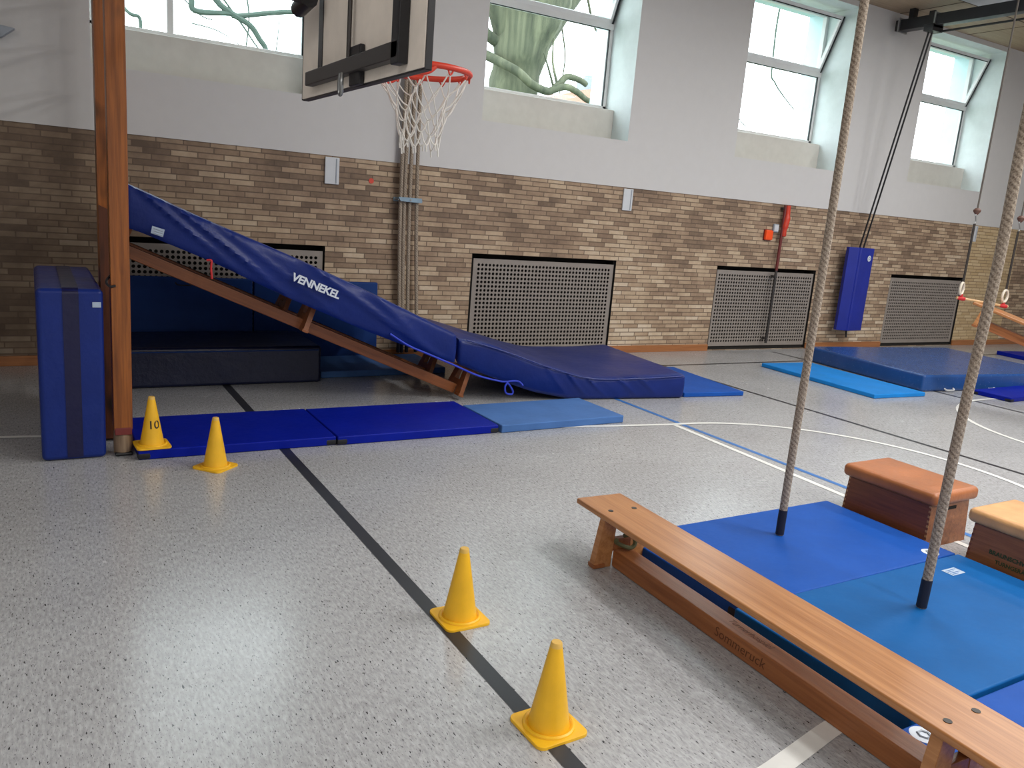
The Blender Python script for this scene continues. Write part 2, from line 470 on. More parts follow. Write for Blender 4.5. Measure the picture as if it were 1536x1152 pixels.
bm = bmesh.new()
YP = YW - 0.012
xs = sorted({XL, XR, *[v for n in NI for v in n]}); zs = [BR, ZN0, ZN1, CEIL]
grid_wall(bm, xs, zs, [(a, b, ZN0, ZN1) for a, b in NI], YP, 0)
quad(bm, [(XL, YP, BR), (XR, YP, BR), (XR, YW, BR), (XL, YW, BR)], 0)
xs = sorted({XL, XR, *[v for n in GR for v in n]}); zs = [0, 0.01, 1.12, BR]
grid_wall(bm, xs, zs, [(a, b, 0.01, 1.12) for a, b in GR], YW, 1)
YO = 8.34
for a, b in NI:                                # window reveals, inner and outer
    quad(bm, [(a, YP, ZN0), (a, YO, ZN0), (a, YO, ZN1), (a, YP, ZN1)], 2)
    quad(bm, [(b, YP, ZN0), (b, YP, ZN1), (b, YO, ZN1), (b, YO, ZN0)], 2)
    quad(bm, [(a, YP, ZN0), (b, YP, ZN0), (b, YO, ZN0), (a, YO, ZN0)], 2)
    quad(bm, [(a, YP, ZN1), (a, YO, ZN1), (b, YO, ZN1), (b, YP, ZN1)], 2)
    quad(bm, [(a, YO, ZN0), (a, 8.62, ZN0), (a, 8.62, ZN1), (a, YO, ZN1)], 4)
    quad(bm, [(b, YO, ZN0), (b, YO, ZN1), (b, 8.62, ZN1), (b, 8.62, ZN0)], 4)
    quad(bm, [(a, YO, ZN1), (a, 8.62, ZN1), (b, 8.62, ZN1), (b, YO, ZN1)], 4)
    quad(bm, [(a, YO, ZN0), (b, YO, ZN0), (b, 8.62, ZN0), (a, 8.62, ZN0)], 4)
for a, b in GR:                                # grille niches
    d = YW + 0.2
    quad(bm, [(a, YW, 0.01), (a, d, 0.01), (a, d, 1.12), (a, YW, 1.12)], 3)
    quad(bm, [(b, YW, 0.01), (b, YW, 1.12), (b, d, 1.12), (b, d, 0.01)], 3)
    quad(bm, [(a, YW, 1.12), (a, d, 1.12), (b, d, 1.12), (b, YW, 1.12)], 3)
    quad(bm, [(a, YW, 0.01), (b, YW, 0.01), (b, d, 0.01), (a, d, 0.01)], 3)
    quad(bm, [(a, d, 0.01), (b, d, 0.01), (b, d, 1.12), (a, d, 1.12)], 3)
# outside skin of the wall, around the window openings
xs = sorted({XL, XR, *[v for n in NI for v in n]}); zs = [0, ZN0, ZN1, CEIL]
grid_wall(bm, xs, zs, [(a, b, ZN0, ZN1) for a, b in NI], 8.62, 4)
bmesh.ops.remove_doubles(bm, verts=bm.verts, dist=1e-5)
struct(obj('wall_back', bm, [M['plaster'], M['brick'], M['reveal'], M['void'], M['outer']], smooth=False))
for nm, lo, hi in (('wall_left', (XL - 0.1, YF, 0), (XL, 8.62, CEIL)), ('wall_right', (XR, YF, 0), (XR + 0.1, 8.62, CEIL)), ('wall_front', (XL, YF - 0.1, 0), (XR, YF, CEIL))):
    struct(box(nm, lo, hi, M['plaster']))
bm = bmesh.new(); add_box(bm, (XL, YF, CEIL), (XR, 8.7, CEIL + 0.1))
for x in [XL + i * 1.6 for i in range(1, 14)]: add_box(bm, (x - 0.008, YF, CEIL - 0.003), (x + 0.008, YW, CEIL + 0.01), mi=1)
for y in (6.86, 5.2): add_box(bm, (XL, y - 0.008, CEIL - 0.003), (XR, y + 0.008, CEIL + 0.01), mi=1)
for x in range(-3, 18, 4):
    add_box(bm, (x - 0.05, 5.22, CEIL - 0.006), (x + 1.9, 6.84, CEIL + 0.01), mi=2)
struct(obj('ceiling', bm, [M['ceil'], M['seam'], M['ceil_tile']], smooth=False))
for k, (a, b) in enumerate([(XL, 0.50), (2.44, 4.05), (5.99, 7.63), (9.53, 11.23), (13.12, XR)]):
    struct(box('baseboard_back' if k == 0 else 'baseboard_back.%03d' % k, (a, YW - 0.02, 0), (b, YW + 0.005, 0.085), M['skirting'], bev=0.004))

# windows
def window(n, a, b, tilt, mull=None):
    y0, y1 = 8.27, 8.335; w = 0.05
    root = bpy.data.objects.new('window_%d' % n, None); COL.objects.link(root); struct(root)
    zb, zt0, zt1, zc = 2.85, 3.755, 3.83, 4.59
    bm = bmesh.new()
    add_box(bm, (a, y0, zb), (a + w, y1, zc), 0.006); add_box(bm, (b - w, y0, zb), (b, y1, zc), 0.006)
    add_box(bm, (a, y0, zb), (b, y1, zb + 0.055), 0.006); add_box(bm, (a, y0, zc - 0.05), (b, y1, zc), 0.006)
    add_box(bm, (a, y0 - 0.012, zt0), (b, y1, zt1), 0.006)
    if mull: add_box(bm, (mull - 0.028, y0 + 0.006, zb + 0.05), (mull + 0.028, y1, zc), 0.006)
    obj('window_frame', bm, M['frame'], root)
    bm = bmesh.new()
    g = 0.010
    add_box(bm, (b - w - g, y0 - 0.002, zb + 0.05), (b - w + 0.002, y0 + 0.02, zt0)); add_box(bm, (a + w, y0 - 0.002, zt0 - 0.006), (b - w, y0 + 0.02, zt0 + 0.001))
    obj('gasket', bm, M['gasket'], root, smooth=False)
    box('pane', (a + w, 8.30, zb + 0.05), (b - w, 8.306, zt0), M['glass'], root)
    # upper sash hinged at the bottom, leaning into the room
    s = bpy.data.objects.new('sash', None); COL.objects.link(s); s.parent = root; s.location = (0, y0 + 0.02, zt1 + 0.002); s.rotation_euler = (tilt, 0, 0)
    h = zc - 0.02 - zt1
    bm = bmesh.new()
    A, B = a + 0.025, b - 0.025
    if mull: A = a + 0.025
    add_box(bm, (A, -0.035, 0), (A + w, 0.02, h), 0.005); add_box(bm, (B - w, -0.035, 0), (B, 0.02, h), 0.005)
    add_box(bm, (A, -0.035, 0), (B, 0.02, 0.045), 0.005); add_box(bm, (A, -0.035, h - 0.05), (B, 0.02, h), 0.005)
    obj('sash_frame', bm, M['frame'], s)
    bm = bmesh.new()
    add_box(bm, (B - 0.018, -0.041, 0.0), (B + 0.004, -0.034, h)); add_box(bm, (B - 0.004, -0.030, 0.0), (B + 0.004, 0.03, h)); add_box(bm, (A + w, -0.038, h - 0.052), (B - w, -0.033, h - 0.040))
    obj('sash_gasket', bm, M['gasket'], s, smooth=False)
    box('sash_pane', (A + w, -0.004, 0.04), (B - w, 0.002, h - 0.045), M['glass'], s)
    bm = bmesh.new()
    add_box(bm, (a + 0.001, 8.10, ZN0 + 0.001), (b - 0.001, 8.33, 2.85), 0.008)
    obj('window_sill', bm, M['sill'], root)
for i, (a, b) in enumerate(NI):
    window(i + 1, a, b, 0.0 if i == 0 else math.radians(21), 1.12 if i == 0 else None)

# ------------------------------------------------------------------ radiator grilles
def grille_mesh(w, h, p=0.0462, r=0.0165, mg=0.024):
    bm = bmesh.new(); nx = int((w - 2 * mg) / p); nz = int((h - 2 * mg) / p)
    x0 = (w - nx * p) / 2; z0 = (h - nz * p) / 2
    oc = [(math.cos(PI / 8 + k * PI / 4), math.sin(PI / 8 + k * PI / 4)) for k in range(8)]
    sq = [(1, 0.4142), (0.4142, 1), (-0.4142, 1), (-1, 0.4142), (-1, -0.4142), (-0.4142, -1), (0.4142, -1), (1, -0.4142)]
    for i in range(nx):
        for j in range(nz):
            cx, cz = x0 + (i + 0.5) * p, z0 + (j + 0.5) * p
            I = [bm.verts.new((cx + r * a, 0, cz + r * b)) for a, b in oc]
            K = [bm.verts.new((cx + r * a, 0.01, cz + r * b)) for a, b in oc]
            O = [bm.verts.new((cx + p / 2 * a, 0, cz + p / 2 * b)) for a, b in sq]
            for k in range(8):
                l = (k + 1) % 8
                bm.faces.new((I[k], I[l], O[l], O[k])); bm.faces.new((I[k], K[k], K[l], I[l]))
            for c, (s, t) in zip(((1, 1), (-1, 1), (-1, -1), (1, -1)), ((0, 1), (2, 3), (4, 5), (6, 7))):
                cv = bm.verts.new((cx + p / 2 * c[0], 0, cz + p / 2 * c[1])); bm.faces.new((O[s], cv, O[t]))
    bmesh.ops.remove_doubles(bm, verts=bm.verts, dist=1e-5)
    e = 0.0
    for lo, hi in (((0, 0, 0), (x0, 0.012, h)), ((w - x0, 0, 0), (w, 0.012, h)), ((x0, 0, 0), (w - x0, 0.012, z0)), ((x0, 0, h - z0), (w - x0, 0.012, h))):
        add_box(bm, lo, hi)
    return bm
gl = ['perforated grey radiator grille half hidden behind the sloping blue mat', 'perforated grey radiator grille in the brick under the trunk-filled window',
      'perforated grey radiator grille with the red and grey pole in front', 'perforated grey radiator grille right of the blue wall pad']
for (a, b), l in zip(GR, gl):
    g = thing('radiator_grille', l, 'radiator cover', (a + 0.035, YW + 0.022, 0.055))
    obj('perforated_panel', grille_mesh(b - a - 0.05, 1.012), M['grille'], g, smooth=False)
    bm = bmesh.new()
    add_box(bm, (-0.03, 0.015, -0.04), (-0.005, 0.05, 1.06)); add_box(bm, (b - a - 0.045, 0.015, -0.04), (b - a - 0.038, 0.05, 1.06)); add_box(bm, (0, 0.015, -0.045), (b - a - 0.05, 0.04, -0.005))
    obj('support_rail', bm, M['void'], g, smooth=False)
    bm = bmesh.new()
    for k in range(9): add_tube(bm, [(0.15 + k * (b - a - 0.35) / 8, 0.11, 0.02), (0.15 + k * (b - a - 0.35) / 8, 0.11, 0.95)], 0.02, 8)
    obj('radiator_core', bm, M['void'], g)

# ------------------------------------------------------------------ small things on the wall
for x, l in ((2.41, 'white cover plate on the brick left of the climbing ropes'), (5.98, 'white cover plate on the brick right of the basketball net'), (13.08, 'white cover plate on the brick behind the left hanging ring')):
    t = thing('cover_plate', l, 'cover plate', (x, YW - 0.02, 1.71), group='white cover plates on the brick')
    box('plate', (0, 0, 0), (0.14, 0.02, 0.25), M['tag'], t, 0.006)
    box('slot', (0.105, -0.004, 0.01), (0.115, 0.004, 0.24), M['greybox'], t)
t = thing('alarm_box', 'bright orange square box on the brick beside the red pole', 'alarm box', (8.385, YW - 0.05, 1.49))
box('housing', (0, 0, 0), (0.135, 0.05, 0.135), M['orange'], t, 0.02); box('base', (-0.005, 0.04, -0.005), (0.14, 0.05, 0.14), M['red_dark'], t)
t = thing('junction_box', 'small grey box above the orange alarm box', 'junction box', (8.53, YW - 0.03, 1.60))
box('housing', (0, 0, 0), (0.10, 0.03, 0.11), M['greybox'], t, 0.01); box('lid', (0.012, -0.006, 0.012), (0.088, 0.001, 0.098), M['tag'], t, 0.005)
t = thing('red_sticker', 'small red oval sticker on the brick beside the parked ropes', 'sticker', (2.88, YW, 1.775))
bm = bmesh.new(); add_disc(bm, (0, -0.004, 0), (0, -1, 0.0), 0.026); obj('disc', bm, M['red'], t)
t = thing('wall_pole', 'tall pole on the wall, red above and dark grey below', 'pole', (8.66, YW - 0.06, 0.1))
tube('lower_pole', [(0, 0, 0), (0, 0, 1.02)], 0.018, M['bronze'], t); tube('upper_pole', [(0, 0, 1.0), (0, 0, 1.86)], 0.020, M['red_dark'], t)
tube('red_wrap', bez([(0.035, -0.01, 1.86), (0.04, -0.015, 1.70), (0.025, -0.01, 1.55), (0.03, -0.01, 1.45)], 6), [0.035] * 6 + [0.045] * 6 + [0.035] * 6 + [0.02], M['red'], t)
for z in (0.05, 0.9, 1.8): box('clip', (-0.03, 0.0, z), (0.03, 0.059, z + 0.03), M['bronze'], t, 0.004)
t = thing('wall_speaker', 'grey angled box at the left edge high on the white wall', 'loudspeaker', (-0.26, YW - 0.02, 2.58))
bm = bmesh.new(); add_prism(bm, [(-0.16, 0.0), (0.10, 0.0), (0.19, 0.075), (0.10, 0.085), (-0.16, 0.085)], 'y', -0.10, 0.0); obj('cabinet', bm, M['greybox'], t, smooth=False)
box('mount', (-0.05, 0.0, 0.02), (0.05, 0.02, 0.14), M['steel'], t)

# ------------------------------------------------------------------ gym mats (thin)
def mat_mesh(lx, ly, h, bev=0.009):
    bm = bmesh.new()
    add_box(bm, (0, 0, 0), (lx, ly, h), bev, 3)
    return bm
def gym_mat(label, x, y, lx, ly, h, mat, rz=0.0, group=None, corners=True, z=0.0005, handles=()):
    t = thing('gym_mat', label, 'gym mat', (x, y, z), (0, 0, rz), group)
    obj('mat_cover', mat_mesh(lx, ly, h), mat, t)
    if corners:
        for cx, cy in ((0, 0), (lx, 0), (0, ly), (lx, ly)):
            s = 0.07
            lo = (cx - 0.003 if cx == 0 else cx - s, cy - 0.003 if cy == 0 else cy - s, 0.001); hi = (s if cx == 0 else cx + 0.003, s if cy == 0 else cy + 0.003, h * 0.72)
            bm = bmesh.new(); add_box(bm, lo, hi, 0.012); obj('corner_patch', bm, M['mat_corner'], t)
    for (hx, hy, along) in handles:
        d = Vector((1, 0, 0)) if along == 'x' else Vector((0, 1, 0)); o = Vector((0, -0.02, 0)) if along == 'x' else Vector((-0.02, 0, 0))
        c = Vector((hx, hy, h * 0.9))
        tube('carry_strap', bez([c - d * 0.06, c - d * 0.045 + o * 0.9, c + d * 0.045 + o * 0.9, c + d * 0.06], 5), 0.006, M['tag'], t, 6)
    return t
G1 = 'mats in the row under the sloping ramp'
gym_mat('dark royal blue thin mat with yellow cone 10 on its corner', 0.478, 4.955, 1.19, 0.75, 0.06, M['royal'], 0.0, G1, handles=[(1.20 - 0.1, 0.765, 'x')])
gym_mat('royal blue thin mat, middle one of the row before the ramp', 1.675, 4.945, 1.215, 0.75, 0.06, M['royal'], 0.002, G1, handles=[(1.12, 0.765, 'x')])
gym_mat('grey blue thin mat at the right end of the row before the ramp', 2.91, 4.935, 1.15, 0.62, 0.06, M['grey_blue'], 0.025, G1, corners=False)
gym_mat('bright blue thin mat tucked against the right end of the sagging soft mat', 5.278, 5.60, 0.715, 1.2, 0.045, M['royal_rope'], -0.105, corners=False)
gym_mat('pale grey blue thin mat on the floor behind the ramp by the wall', 2.17, 6.93, 1.25, 0.70, 0.06, M['grey_blue'], 0.03, corners=False)
gym_mat('bright light blue thin mat along the left of the far soft mat', 7.45, 5.115, 0.80, 1.64, 0.045, M['cyan'], -0.06, corners=False)
gym_mat('royal blue thin mat at the right edge in front of the far soft mat', 9.10, 4.62, 1.2, 0.42, 0.05, M['royal'], 0.03, handles=[(0.40, 0.43, 'x')])
gym_mat('dark blue thin mat far right on the floor below the hanging bench', 12.90, 6.30, 1.6, 0.70, 0.06, M['royal'], -0.2, corners=False)
G2 = 'mats under the climbing ropes'
a = gym_mat('cobalt blue mat under the left climbing rope', 2.475, 2.135, 1.54, 0.80, 0.072, M['royal_rope'], 0.005, G2)
b_ = gym_mat('lighter sky blue mat under the right climbing rope', 2.43, 1.327, 1.57, 0.80, 0.080, M['light_blue'], 0.0, G2, corners=False)
c_ = gym_mat('cobalt blue mat in the lower right corner partly under the bench', 2.345, 0.515, 1.60, 0.80, 0.072, M['royal_rope'], 0.0, G2, corners=False)
def mark(parent, x, y, z, r):
    bm = bmesh.new(); add_disc(bm, (x, y, z), (0, 0, 1), r, 0.0015); o = obj('round_logo', bm, M['white_print'], parent); o['label'] = 'white round maker mark'
    bm = bmesh.new(); add_tube(bm, [(x + r * 0.45 * math.cos(k * PI / 3), y + r * 0.45 * math.sin(k * PI / 3), z + 0.002) for k in range(6)], r * 0.1, 5, closed=True); obj('logo_print', bm, M['greybox'], parent)
mark(a, 1.41, 0.06, 0.0715, 0.042); mark(c_, 0.05, 0.745, 0.0715, 0.045)
bm = bmesh.new(); add_box(bm, (1.27, 0.64, 0.0795), (1.37, 0.70, 0.0812)); o = obj('sewn_label', bm, M['label'], b_, smooth=False)
bm = bmesh.new()
for k in range(4): add_box(bm, (1.28, 0.648 + k * 0.012, 0.0812), (1.28 + 0.05 + 0.03 * (k % 2), 0.652 + k * 0.012, 0.0816))
obj('label_print', bm, M['light_blue'], b_, smooth=False)

# standing mats leaning on the wall behind the ramp
for x0, l in ((0.52, 'steel blue mat standing on edge at the wall behind the wooden posts'), (1.752, 'steel blue mat standing on edge at the wall left of the parked ropes')):
    t = thing('gym_mat', l, 'gym mat', (x0, 7.665, 0.0), (math.radians(-4), 0, 0), 'mats standing at the wall')
    box('mat_cover', (0, 0, 0.004), (1.222, 0.06, 0.79), M['wallmat'], t, 0.016, 3)
    tube('carry_strap', bez([(0.55, -0.004, 0.74), (0.57, -0.02, 0.72), (0.67, -0.02, 0.72), (0.69, -0.004, 0.74)], 5), 0.006, M['sleeve'], t, 6)

# ------------------------------------------------------------------ soft mats
def loft_mat(stations, nvec, depth_of, fold=None, bev=0.03, rows=13, cols=16):
    """stations: (x, y, zbottom(n), ztop(n)); cross-section rounded rectangle in (n, z)"""
    bm = bmesh.new(); rings = []
    nv = Vector((nvec[0], nvec[1], 0)).normalized()
    S = len(stations)
    for i, (x, y, zb, zt, inset) in enumerate(stations):
        D = depth_of(i); pts = []
        b = bev
        def corner(cx, cz, a0):
            for k in range(4):
                a = a0 + k * (PI / 2) / 3
                pts.append((cx + b * math.cos(a), cz + b * math.sin(a), True))
        H = 1.0
        ring = []
        # parametric: near face (n=0) bottom->top, top near->far, far face top->bottom, bottom far->near
        def P(n, f):      # f 0..1 bottom->top
            z0, z1 = zb(n), zt(n); return (n, z0 + (z1 - z0) * f)
        h0 = zt(0) - zb(0)
        fb = min(0.45, b / max(h0, 1e-3))
        for k in range(rows): ring.append(P(0 if 0 < k < rows - 1 else b * 0.25, fb * 0.35 + (1 - 0.7 * fb) * k / (rows - 1)))
        for k in range(cols + 1):
            n = b + (D - 2 * b) * k / cols; ring.append(P(n, 1.0))
        for k in range(rows): ring.append(P(D if 0 < k < rows - 1 else D - b * 0.25, 1 - (fb * 0.35 + (1 - 0.7 * fb) * k / (rows - 1))))
        for k in range(cols + 1):
            n = D - b - (D - 2 * b) * k / cols; ring.append(P(n, 0.0))
        if inset:
            cn = D / 2; cz = sum(p[1] for p in ring) / len(ring)
            ring = [(p[0] + (inset if p[0] < inset else (-inset if p[0] > D - inset else 0)), p[1] + (inset if p[1] < cz else -inset)) for p in ring]
        vs = []
        for j, (n, z) in enumerate(ring):
            q = Vector((x, y, 0)) + nv * n; q.z = z
            if fold and j < rows: 
                d = fold(i / (S - 1), j / (rows - 1)); q -= nv * d
            vs.append(bm.verts.new(q))
        rings.append(vs)
    N = len(rings[0])
    for a, c in zip(rings, rings[1:]):
        for k in range(N): bm.faces.new((a[k], a[(k + 1) % N], c[(k + 1) % N], c[k]))
    bm.faces.new(rings[0][::-1]); bm.faces.new(rings[-1])
    return bm

def interp(tab, x):
    if x <= tab[0][0]: return tab[0][1]
    for (a, va), (b, vb) in zip(tab, tab[1:]):
        if x <= b:
            t = (x - a) / (b - a); return va + (vb - va) * t
    return tab[-1][1]
def smooth_tab(tab, n=60, w=0.06):
    x0, x1 = tab[0][0], tab[-1][0]; out = []
    for i in range(n + 1):
        x = x0 + (x1 - x0) * i / n; s = [interp(tab, x + d * w) for d in (-1, -0.5, 0, 0.5, 1)] if 0 < i < n else [interp(tab, x)]
        out.append((x, sum(s) / len(s)))
    return out

# sloping soft mat lying on two benches
top1 = smooth_tab([(0.50, 1.585), (0.56, 1.562), (0.96, 1.395), (1.59, 1.156), (2.20, 0.907), (2.60, 0.73), (2.96, 0.575)])
bot1 = smooth_tab([(0.50, 1.287), (0.56, 1.272), (1.045, 1.082), (1.557, 0.848), (2.16, 0.603), (2.55, 0.462), (2.92, 0.335)])
st = []
def off(b, k): return lambda n: b
xs_ = [0.50, 0.508, 0.53] + [0.53 + (2.90 - 0.53) * i / 140 for i in range(1, 140)] + [2.90, 2.925, 2.935]
for i, x in enumerate(xs_):
    zb, zt = interp(bot1, x), interp(top1, x)
    ins = 0.02 if i in (0, len(xs_) - 1) else (0.006 if i in (1, len(xs_) - 2) else 0)
    sag = 0.085
    st.append((x, 5.80, (lambda zb: lambda n: zb + sag * math.sin(min(1, n / 0.3) * PI / 2))(zb), (lambda zt: lambda n: zt)(zt), ins))
def fold1(u, v):
    X = 0.5 + 2.44 * u
    d = 0.010 * math.sin(v * PI)
    for (xc, sl, w, amp, v0) in ((0.62, 0.62, 0.05, 0.020, 0.0), (0.82, 0.75, 0.06, 0.022, 0.0), (1.10, 0.9, 0.06, 0.010, 0.0), (1.75, 1.1, 0.10, 0.016, 0.0), (2.25, 0.5, 0.10, 0.014, 0.0)):
        xx = xc + sl * (1 - v)
        d += amp * math.exp(-((X - xx) / w) ** 2) * min(1, 0.25 + 1.4 * v)
    return d
t = thing('soft_mat', 'blue soft mat sloping down as a ramp with white lettering', 'soft mat')
ramp_mat = obj('mat_cover', loft_mat(st, (0, 1), lambda i: 1.60, fold1), M['soft_blue'], t, angle=50)
def on_ramp(x, y):       # letters on the near face, along the slope
    c = Vector((1.742, 5.756, 0.955)); d = Vector((0.936, 0, -0.352)); n = Vector((0.352, 0, 0.936))
    n = Vector((0.12, 0, 0.99))
    q = c + d * x + n * y; return q
text_mesh('brand_lettering', 'VENNEKEL', 0.080, on_ramp, M['white_print'], t, shear=0.28, bold=0.0028, space=0.96)
bm = bmesh.new(); quad(bm, [(0.651, 5.748, 1.273), (0.723, 5.748, 1.251), (0.735, 5.748, 1.299), (0.660, 5.748, 1.320)], 0); obj('sewn_label', bm, M['label'], t, smooth=False)
bm = bmesh.new()
for k in range(3):
    z = 1.304 - k * 0.015; add_tube(bm, [(0.668 - k * 0.002, 5.747, z), (0.722, 5.747, z - 0.017)], 0.002, 4)
obj('label_print', bm, M['greybox'], t)
cp = [(2.34, 5.775, 0.60), (2.50, 5.765, 0.505), (2.66, 5.762, 0.440), (2.90, 5.775, 0.342), (3.15, 5.80, 0.238), (3.36, 5.79, 0.185), (3.42, 5.775, 0.18), (3.40, 5.77, 0.14), (3.415, 5.77, 0.085), (3.47, 5.768, 0.072), (3.48, 5.77, 0.10), (3.445, 5.77, 0.15), (3.425, 5.775, 0.182), (3.52, 5.76, 0.185), (3.56, 5.74, 0.15)]
tube('tie_cord', bez(cp, 6), 0.008, M['cord'], t, 8)
tube('tie_ribbon', bez([(1.00, 5.79, 1.108), (1.03, 5.785, 1.108), (1.028, 5.785, 1.06), (1.033, 5.78, 0.985)], 5), 0.008, M['ribbon'], t, 6)

# sagging soft mat running out on the floor
cD = Vector((5.235, 5.565, 0)); dD = Vector((1.14, -0.16, 0)).normalized(); nD = Vector((-dD.y, dD.x, 0))
top2 = smooth_tab([(-2.27, 0.552), (-2.02, 0.491), (-1.835, 0.436), (-1.58, 0.356), (-1.316, 0.268), (-1.045, 0.205), (-0.8, 0.196), (-0.567, 0.20), (0, 0.228)])
bot2 = smooth_tab([(-2.27, 0.313), (-2.06, 0.235), (-1.81, 0.148), (-1.553, 0.067), (-1.2, 0.006), (-1.0, 0.001), (0, 0.001)])
st = []; us = [-2.27, -2.262, -2.24] + [-2.24 + (2.215) * i / 170 for i in range(1, 170)] + [-0.025, -0.006, 0.0]
for i, u in enumerate(us):
    q = cD + dD * u; zb, zt = interp(bot2, u), interp(top2, u)
    ins = 0.02 if i in (0, len(us) - 1) else (0.006 if i in (1, len(us) - 2) else 0)
    k = max(0.0, min(1.0, (-1.15 - u) / 0.9))
    fz = (lambda zb, k: lambda n: max(0.001, zb + k * 0.09 * math.sin(min(1, n / 0.25) * PI / 2)))(zb, k)
    tz = (lambda zt, k, u: lambda n: zt + 0.012 * math.sin(n * PI / 1.61) - k * 0.05 * (n / 1.6) + 0.010 * math.sin(9 * u + 5 * n) * (0.3 + k))(zt, k, u)
    st.append((q.x, q.y, fz, tz, ins))
def fold2(u, v):
    d = 0.008 * math.sin(v * PI)
    U = u * 2.27
    for k in range(11):
        uc = 0.78 + k * 0.122 + 0.045 * math.sin(k * 7.3); sl = -0.22
        d += (0.012 + 0.009 * math.sin(k * 3.1 + 4.5)) * (0.45 if k < 2 else 1.0) * math.exp(-((U - uc - sl * (v - 0.5)) / (0.026 + 0.008 * math.sin(k * 2.2))) ** 2) * (0.1 + 0.9 * v)
    return d
t = thing('soft_mat', 'blue soft mat sagging from the ramp foot onto the floor', 'soft mat')
obj('mat_cover', loft_mat(st, nD, lambda i: 1.61, fold2), M['soft_blue'], t, angle=50)
tube('edge_piping', bez([cD + dD * u - nD * 0.012 + Vector((0, 0, interp(top2, u) - 0.006)) for u in (-2.2, -1.8, -1.4, -1.0, -0.5, -0.03)], 6), 0.006, M['soft_stand'], t, 6)

# soft mat far right
t = thing('soft_mat', 'large flat blue soft mat lying on the floor in front of the wall pad', 'soft mat', (8.45, 5.24, 0.001), (0, 0, -0.115))
bm = bmesh.new(); b = bmesh.new(); bmesh.ops.create_cube(b, size=1)
for v in b.verts: v.co = Vector(((v.co.x + 0.5) * 2.55, (v.co.y + 0.5) * 1.78, (v.co.z + 0.5) * 0.19))
bmesh.ops.bevel(b, geom=list(b.edges), offset=0.03, segments=3, profile=0.5, affect='EDGES'); merge(bm, b)
obj('mat_cover', bm, M['soft_far'], t)
for hx in (0.42, 1.5):
    tube('carry_strap', bez([(hx - 0.07, -0.002, 0.035), (hx - 0.055, -0.03, 0.02), (hx + 0.055, -0.03, 0.02), (hx + 0.07, -0.002, 0.035)], 5), 0.009, M['tag'], t, 6)

# navy soft block behind the ramp
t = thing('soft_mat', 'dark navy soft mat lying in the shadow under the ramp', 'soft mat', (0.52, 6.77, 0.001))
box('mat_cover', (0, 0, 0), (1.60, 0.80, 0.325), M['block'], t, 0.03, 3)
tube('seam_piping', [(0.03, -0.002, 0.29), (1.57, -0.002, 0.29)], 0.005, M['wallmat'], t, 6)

# folded soft mat standing upright at the left
t = thing('soft_mat', 'blue soft mat standing upright beside the wooden posts', 'soft mat', (-0.008, 5.055, 0.0))
bm = bmesh.new(); b = bmesh.new(); bmesh.ops.create_cube(b, size=1)
for v in b.verts: v.co = Vector(((v.co.x + 0.5) * 0.330, (v.co.y + 0.5) * 1.28, (v.co.z + 0.5) * 0.985 + 0.002))
bmesh.ops.bevel(b, geom=list(b.edges), offset=0.028, segments=4, profile=0.5, affect='EDGES'); merge(bm, b)
for v in bm.verts:
    n = noise.noise(v.co * 5); v.co.x += 0.006 * n
obj('mat_cover', bm, M['soft_stand'], t)
bm = bmesh.new(); pr = []
for (y, z) in ((-0.004, 0.02), (-0.004, 0.955), (0.004, 0.975), (0.022, 0.990), (0.045, 0.9915), (1.24, 0.9915)): pr.append((y, z))
rows_ = [(bm.verts.new((0.128, y, z)), bm.verts.new((0.208, y, z))) for y, z in pr]
for p, q in zip(rows_, rows_[1:]): bm.faces.new((p[0], p[1], q[1], q[0]))
o = obj('closing_strip', bm, M['soft_strip'], t); o['label'] = 'dark blue strip down the middle'
bm = bmesh.new(); add_box(bm, (0.275, -0.004, 0.885), (0.318, 0.001, 0.915)); obj('sewn_label', bm, M['label'], t, smooth=False)

# ------------------------------------------------------------------ benches
def bench_parts(root, L, trest, seat_m, beam_m, H=0.27, W=0.26, bolts=True, cx0=0.2):
    bm = bmesh.new(); add_box(bm, (0, -W / 2, H - 0.028), (L, W / 2, H), 0.008, 3); obj('seat', bm, seat_m, root)
    bm = bmesh.new(); add_box(bm, (trest[0] + 0.02, -0.05, 0.002), (trest[-1] - 0.02, 0.05, 0.086), 0.008, 2); obj('beam', bm, beam_m, root)
    for tx in trest:
        for s in (-1, 1):
            bm = bmesh.new()
            yo, yi = 0.152 * s, 0.052 * s; to, ti = 0.112 * s, 0.038 * s
            add_prism(bm, [(yo, 0.0), (yi, 0.0), (yi * 0.95, 0.10), (ti, H - 0.028), (to, H - 0.028)], 'x', tx - 0.02, tx + 0.02)
            bmesh.ops.bevel(bm, geom=list(bm.edges), offset=0.004, segments=2, profile=0.5, affect='EDGES')
            obj('leg', bm, seat_m, root)
            bm = bmesh.new(); add_box(bm, (tx - 0.026, min(yo, yi * 1.7), 0.0015), (tx + 0.026, max(yo, yi * 1.7), 0.022), 0.004); obj('foot_block', bm, beam_m, root)
        bm = bmesh.new(); add_box(bm, (tx - 0.018, -0.06, 0.075), (tx + 0.018, 0.06, 0.135), 0.006); obj('crosspiece', bm, beam_m, root)
        if bolts:
            for s in (-1, 1):
                bm = bmesh.new(); add_disc(bm, (tx - 0.005, 0.067 * s, H - 0.001), (0, 0, 1), 0.0125, 0.003, 18); obj('bolt', bm, M['bronze'], root)

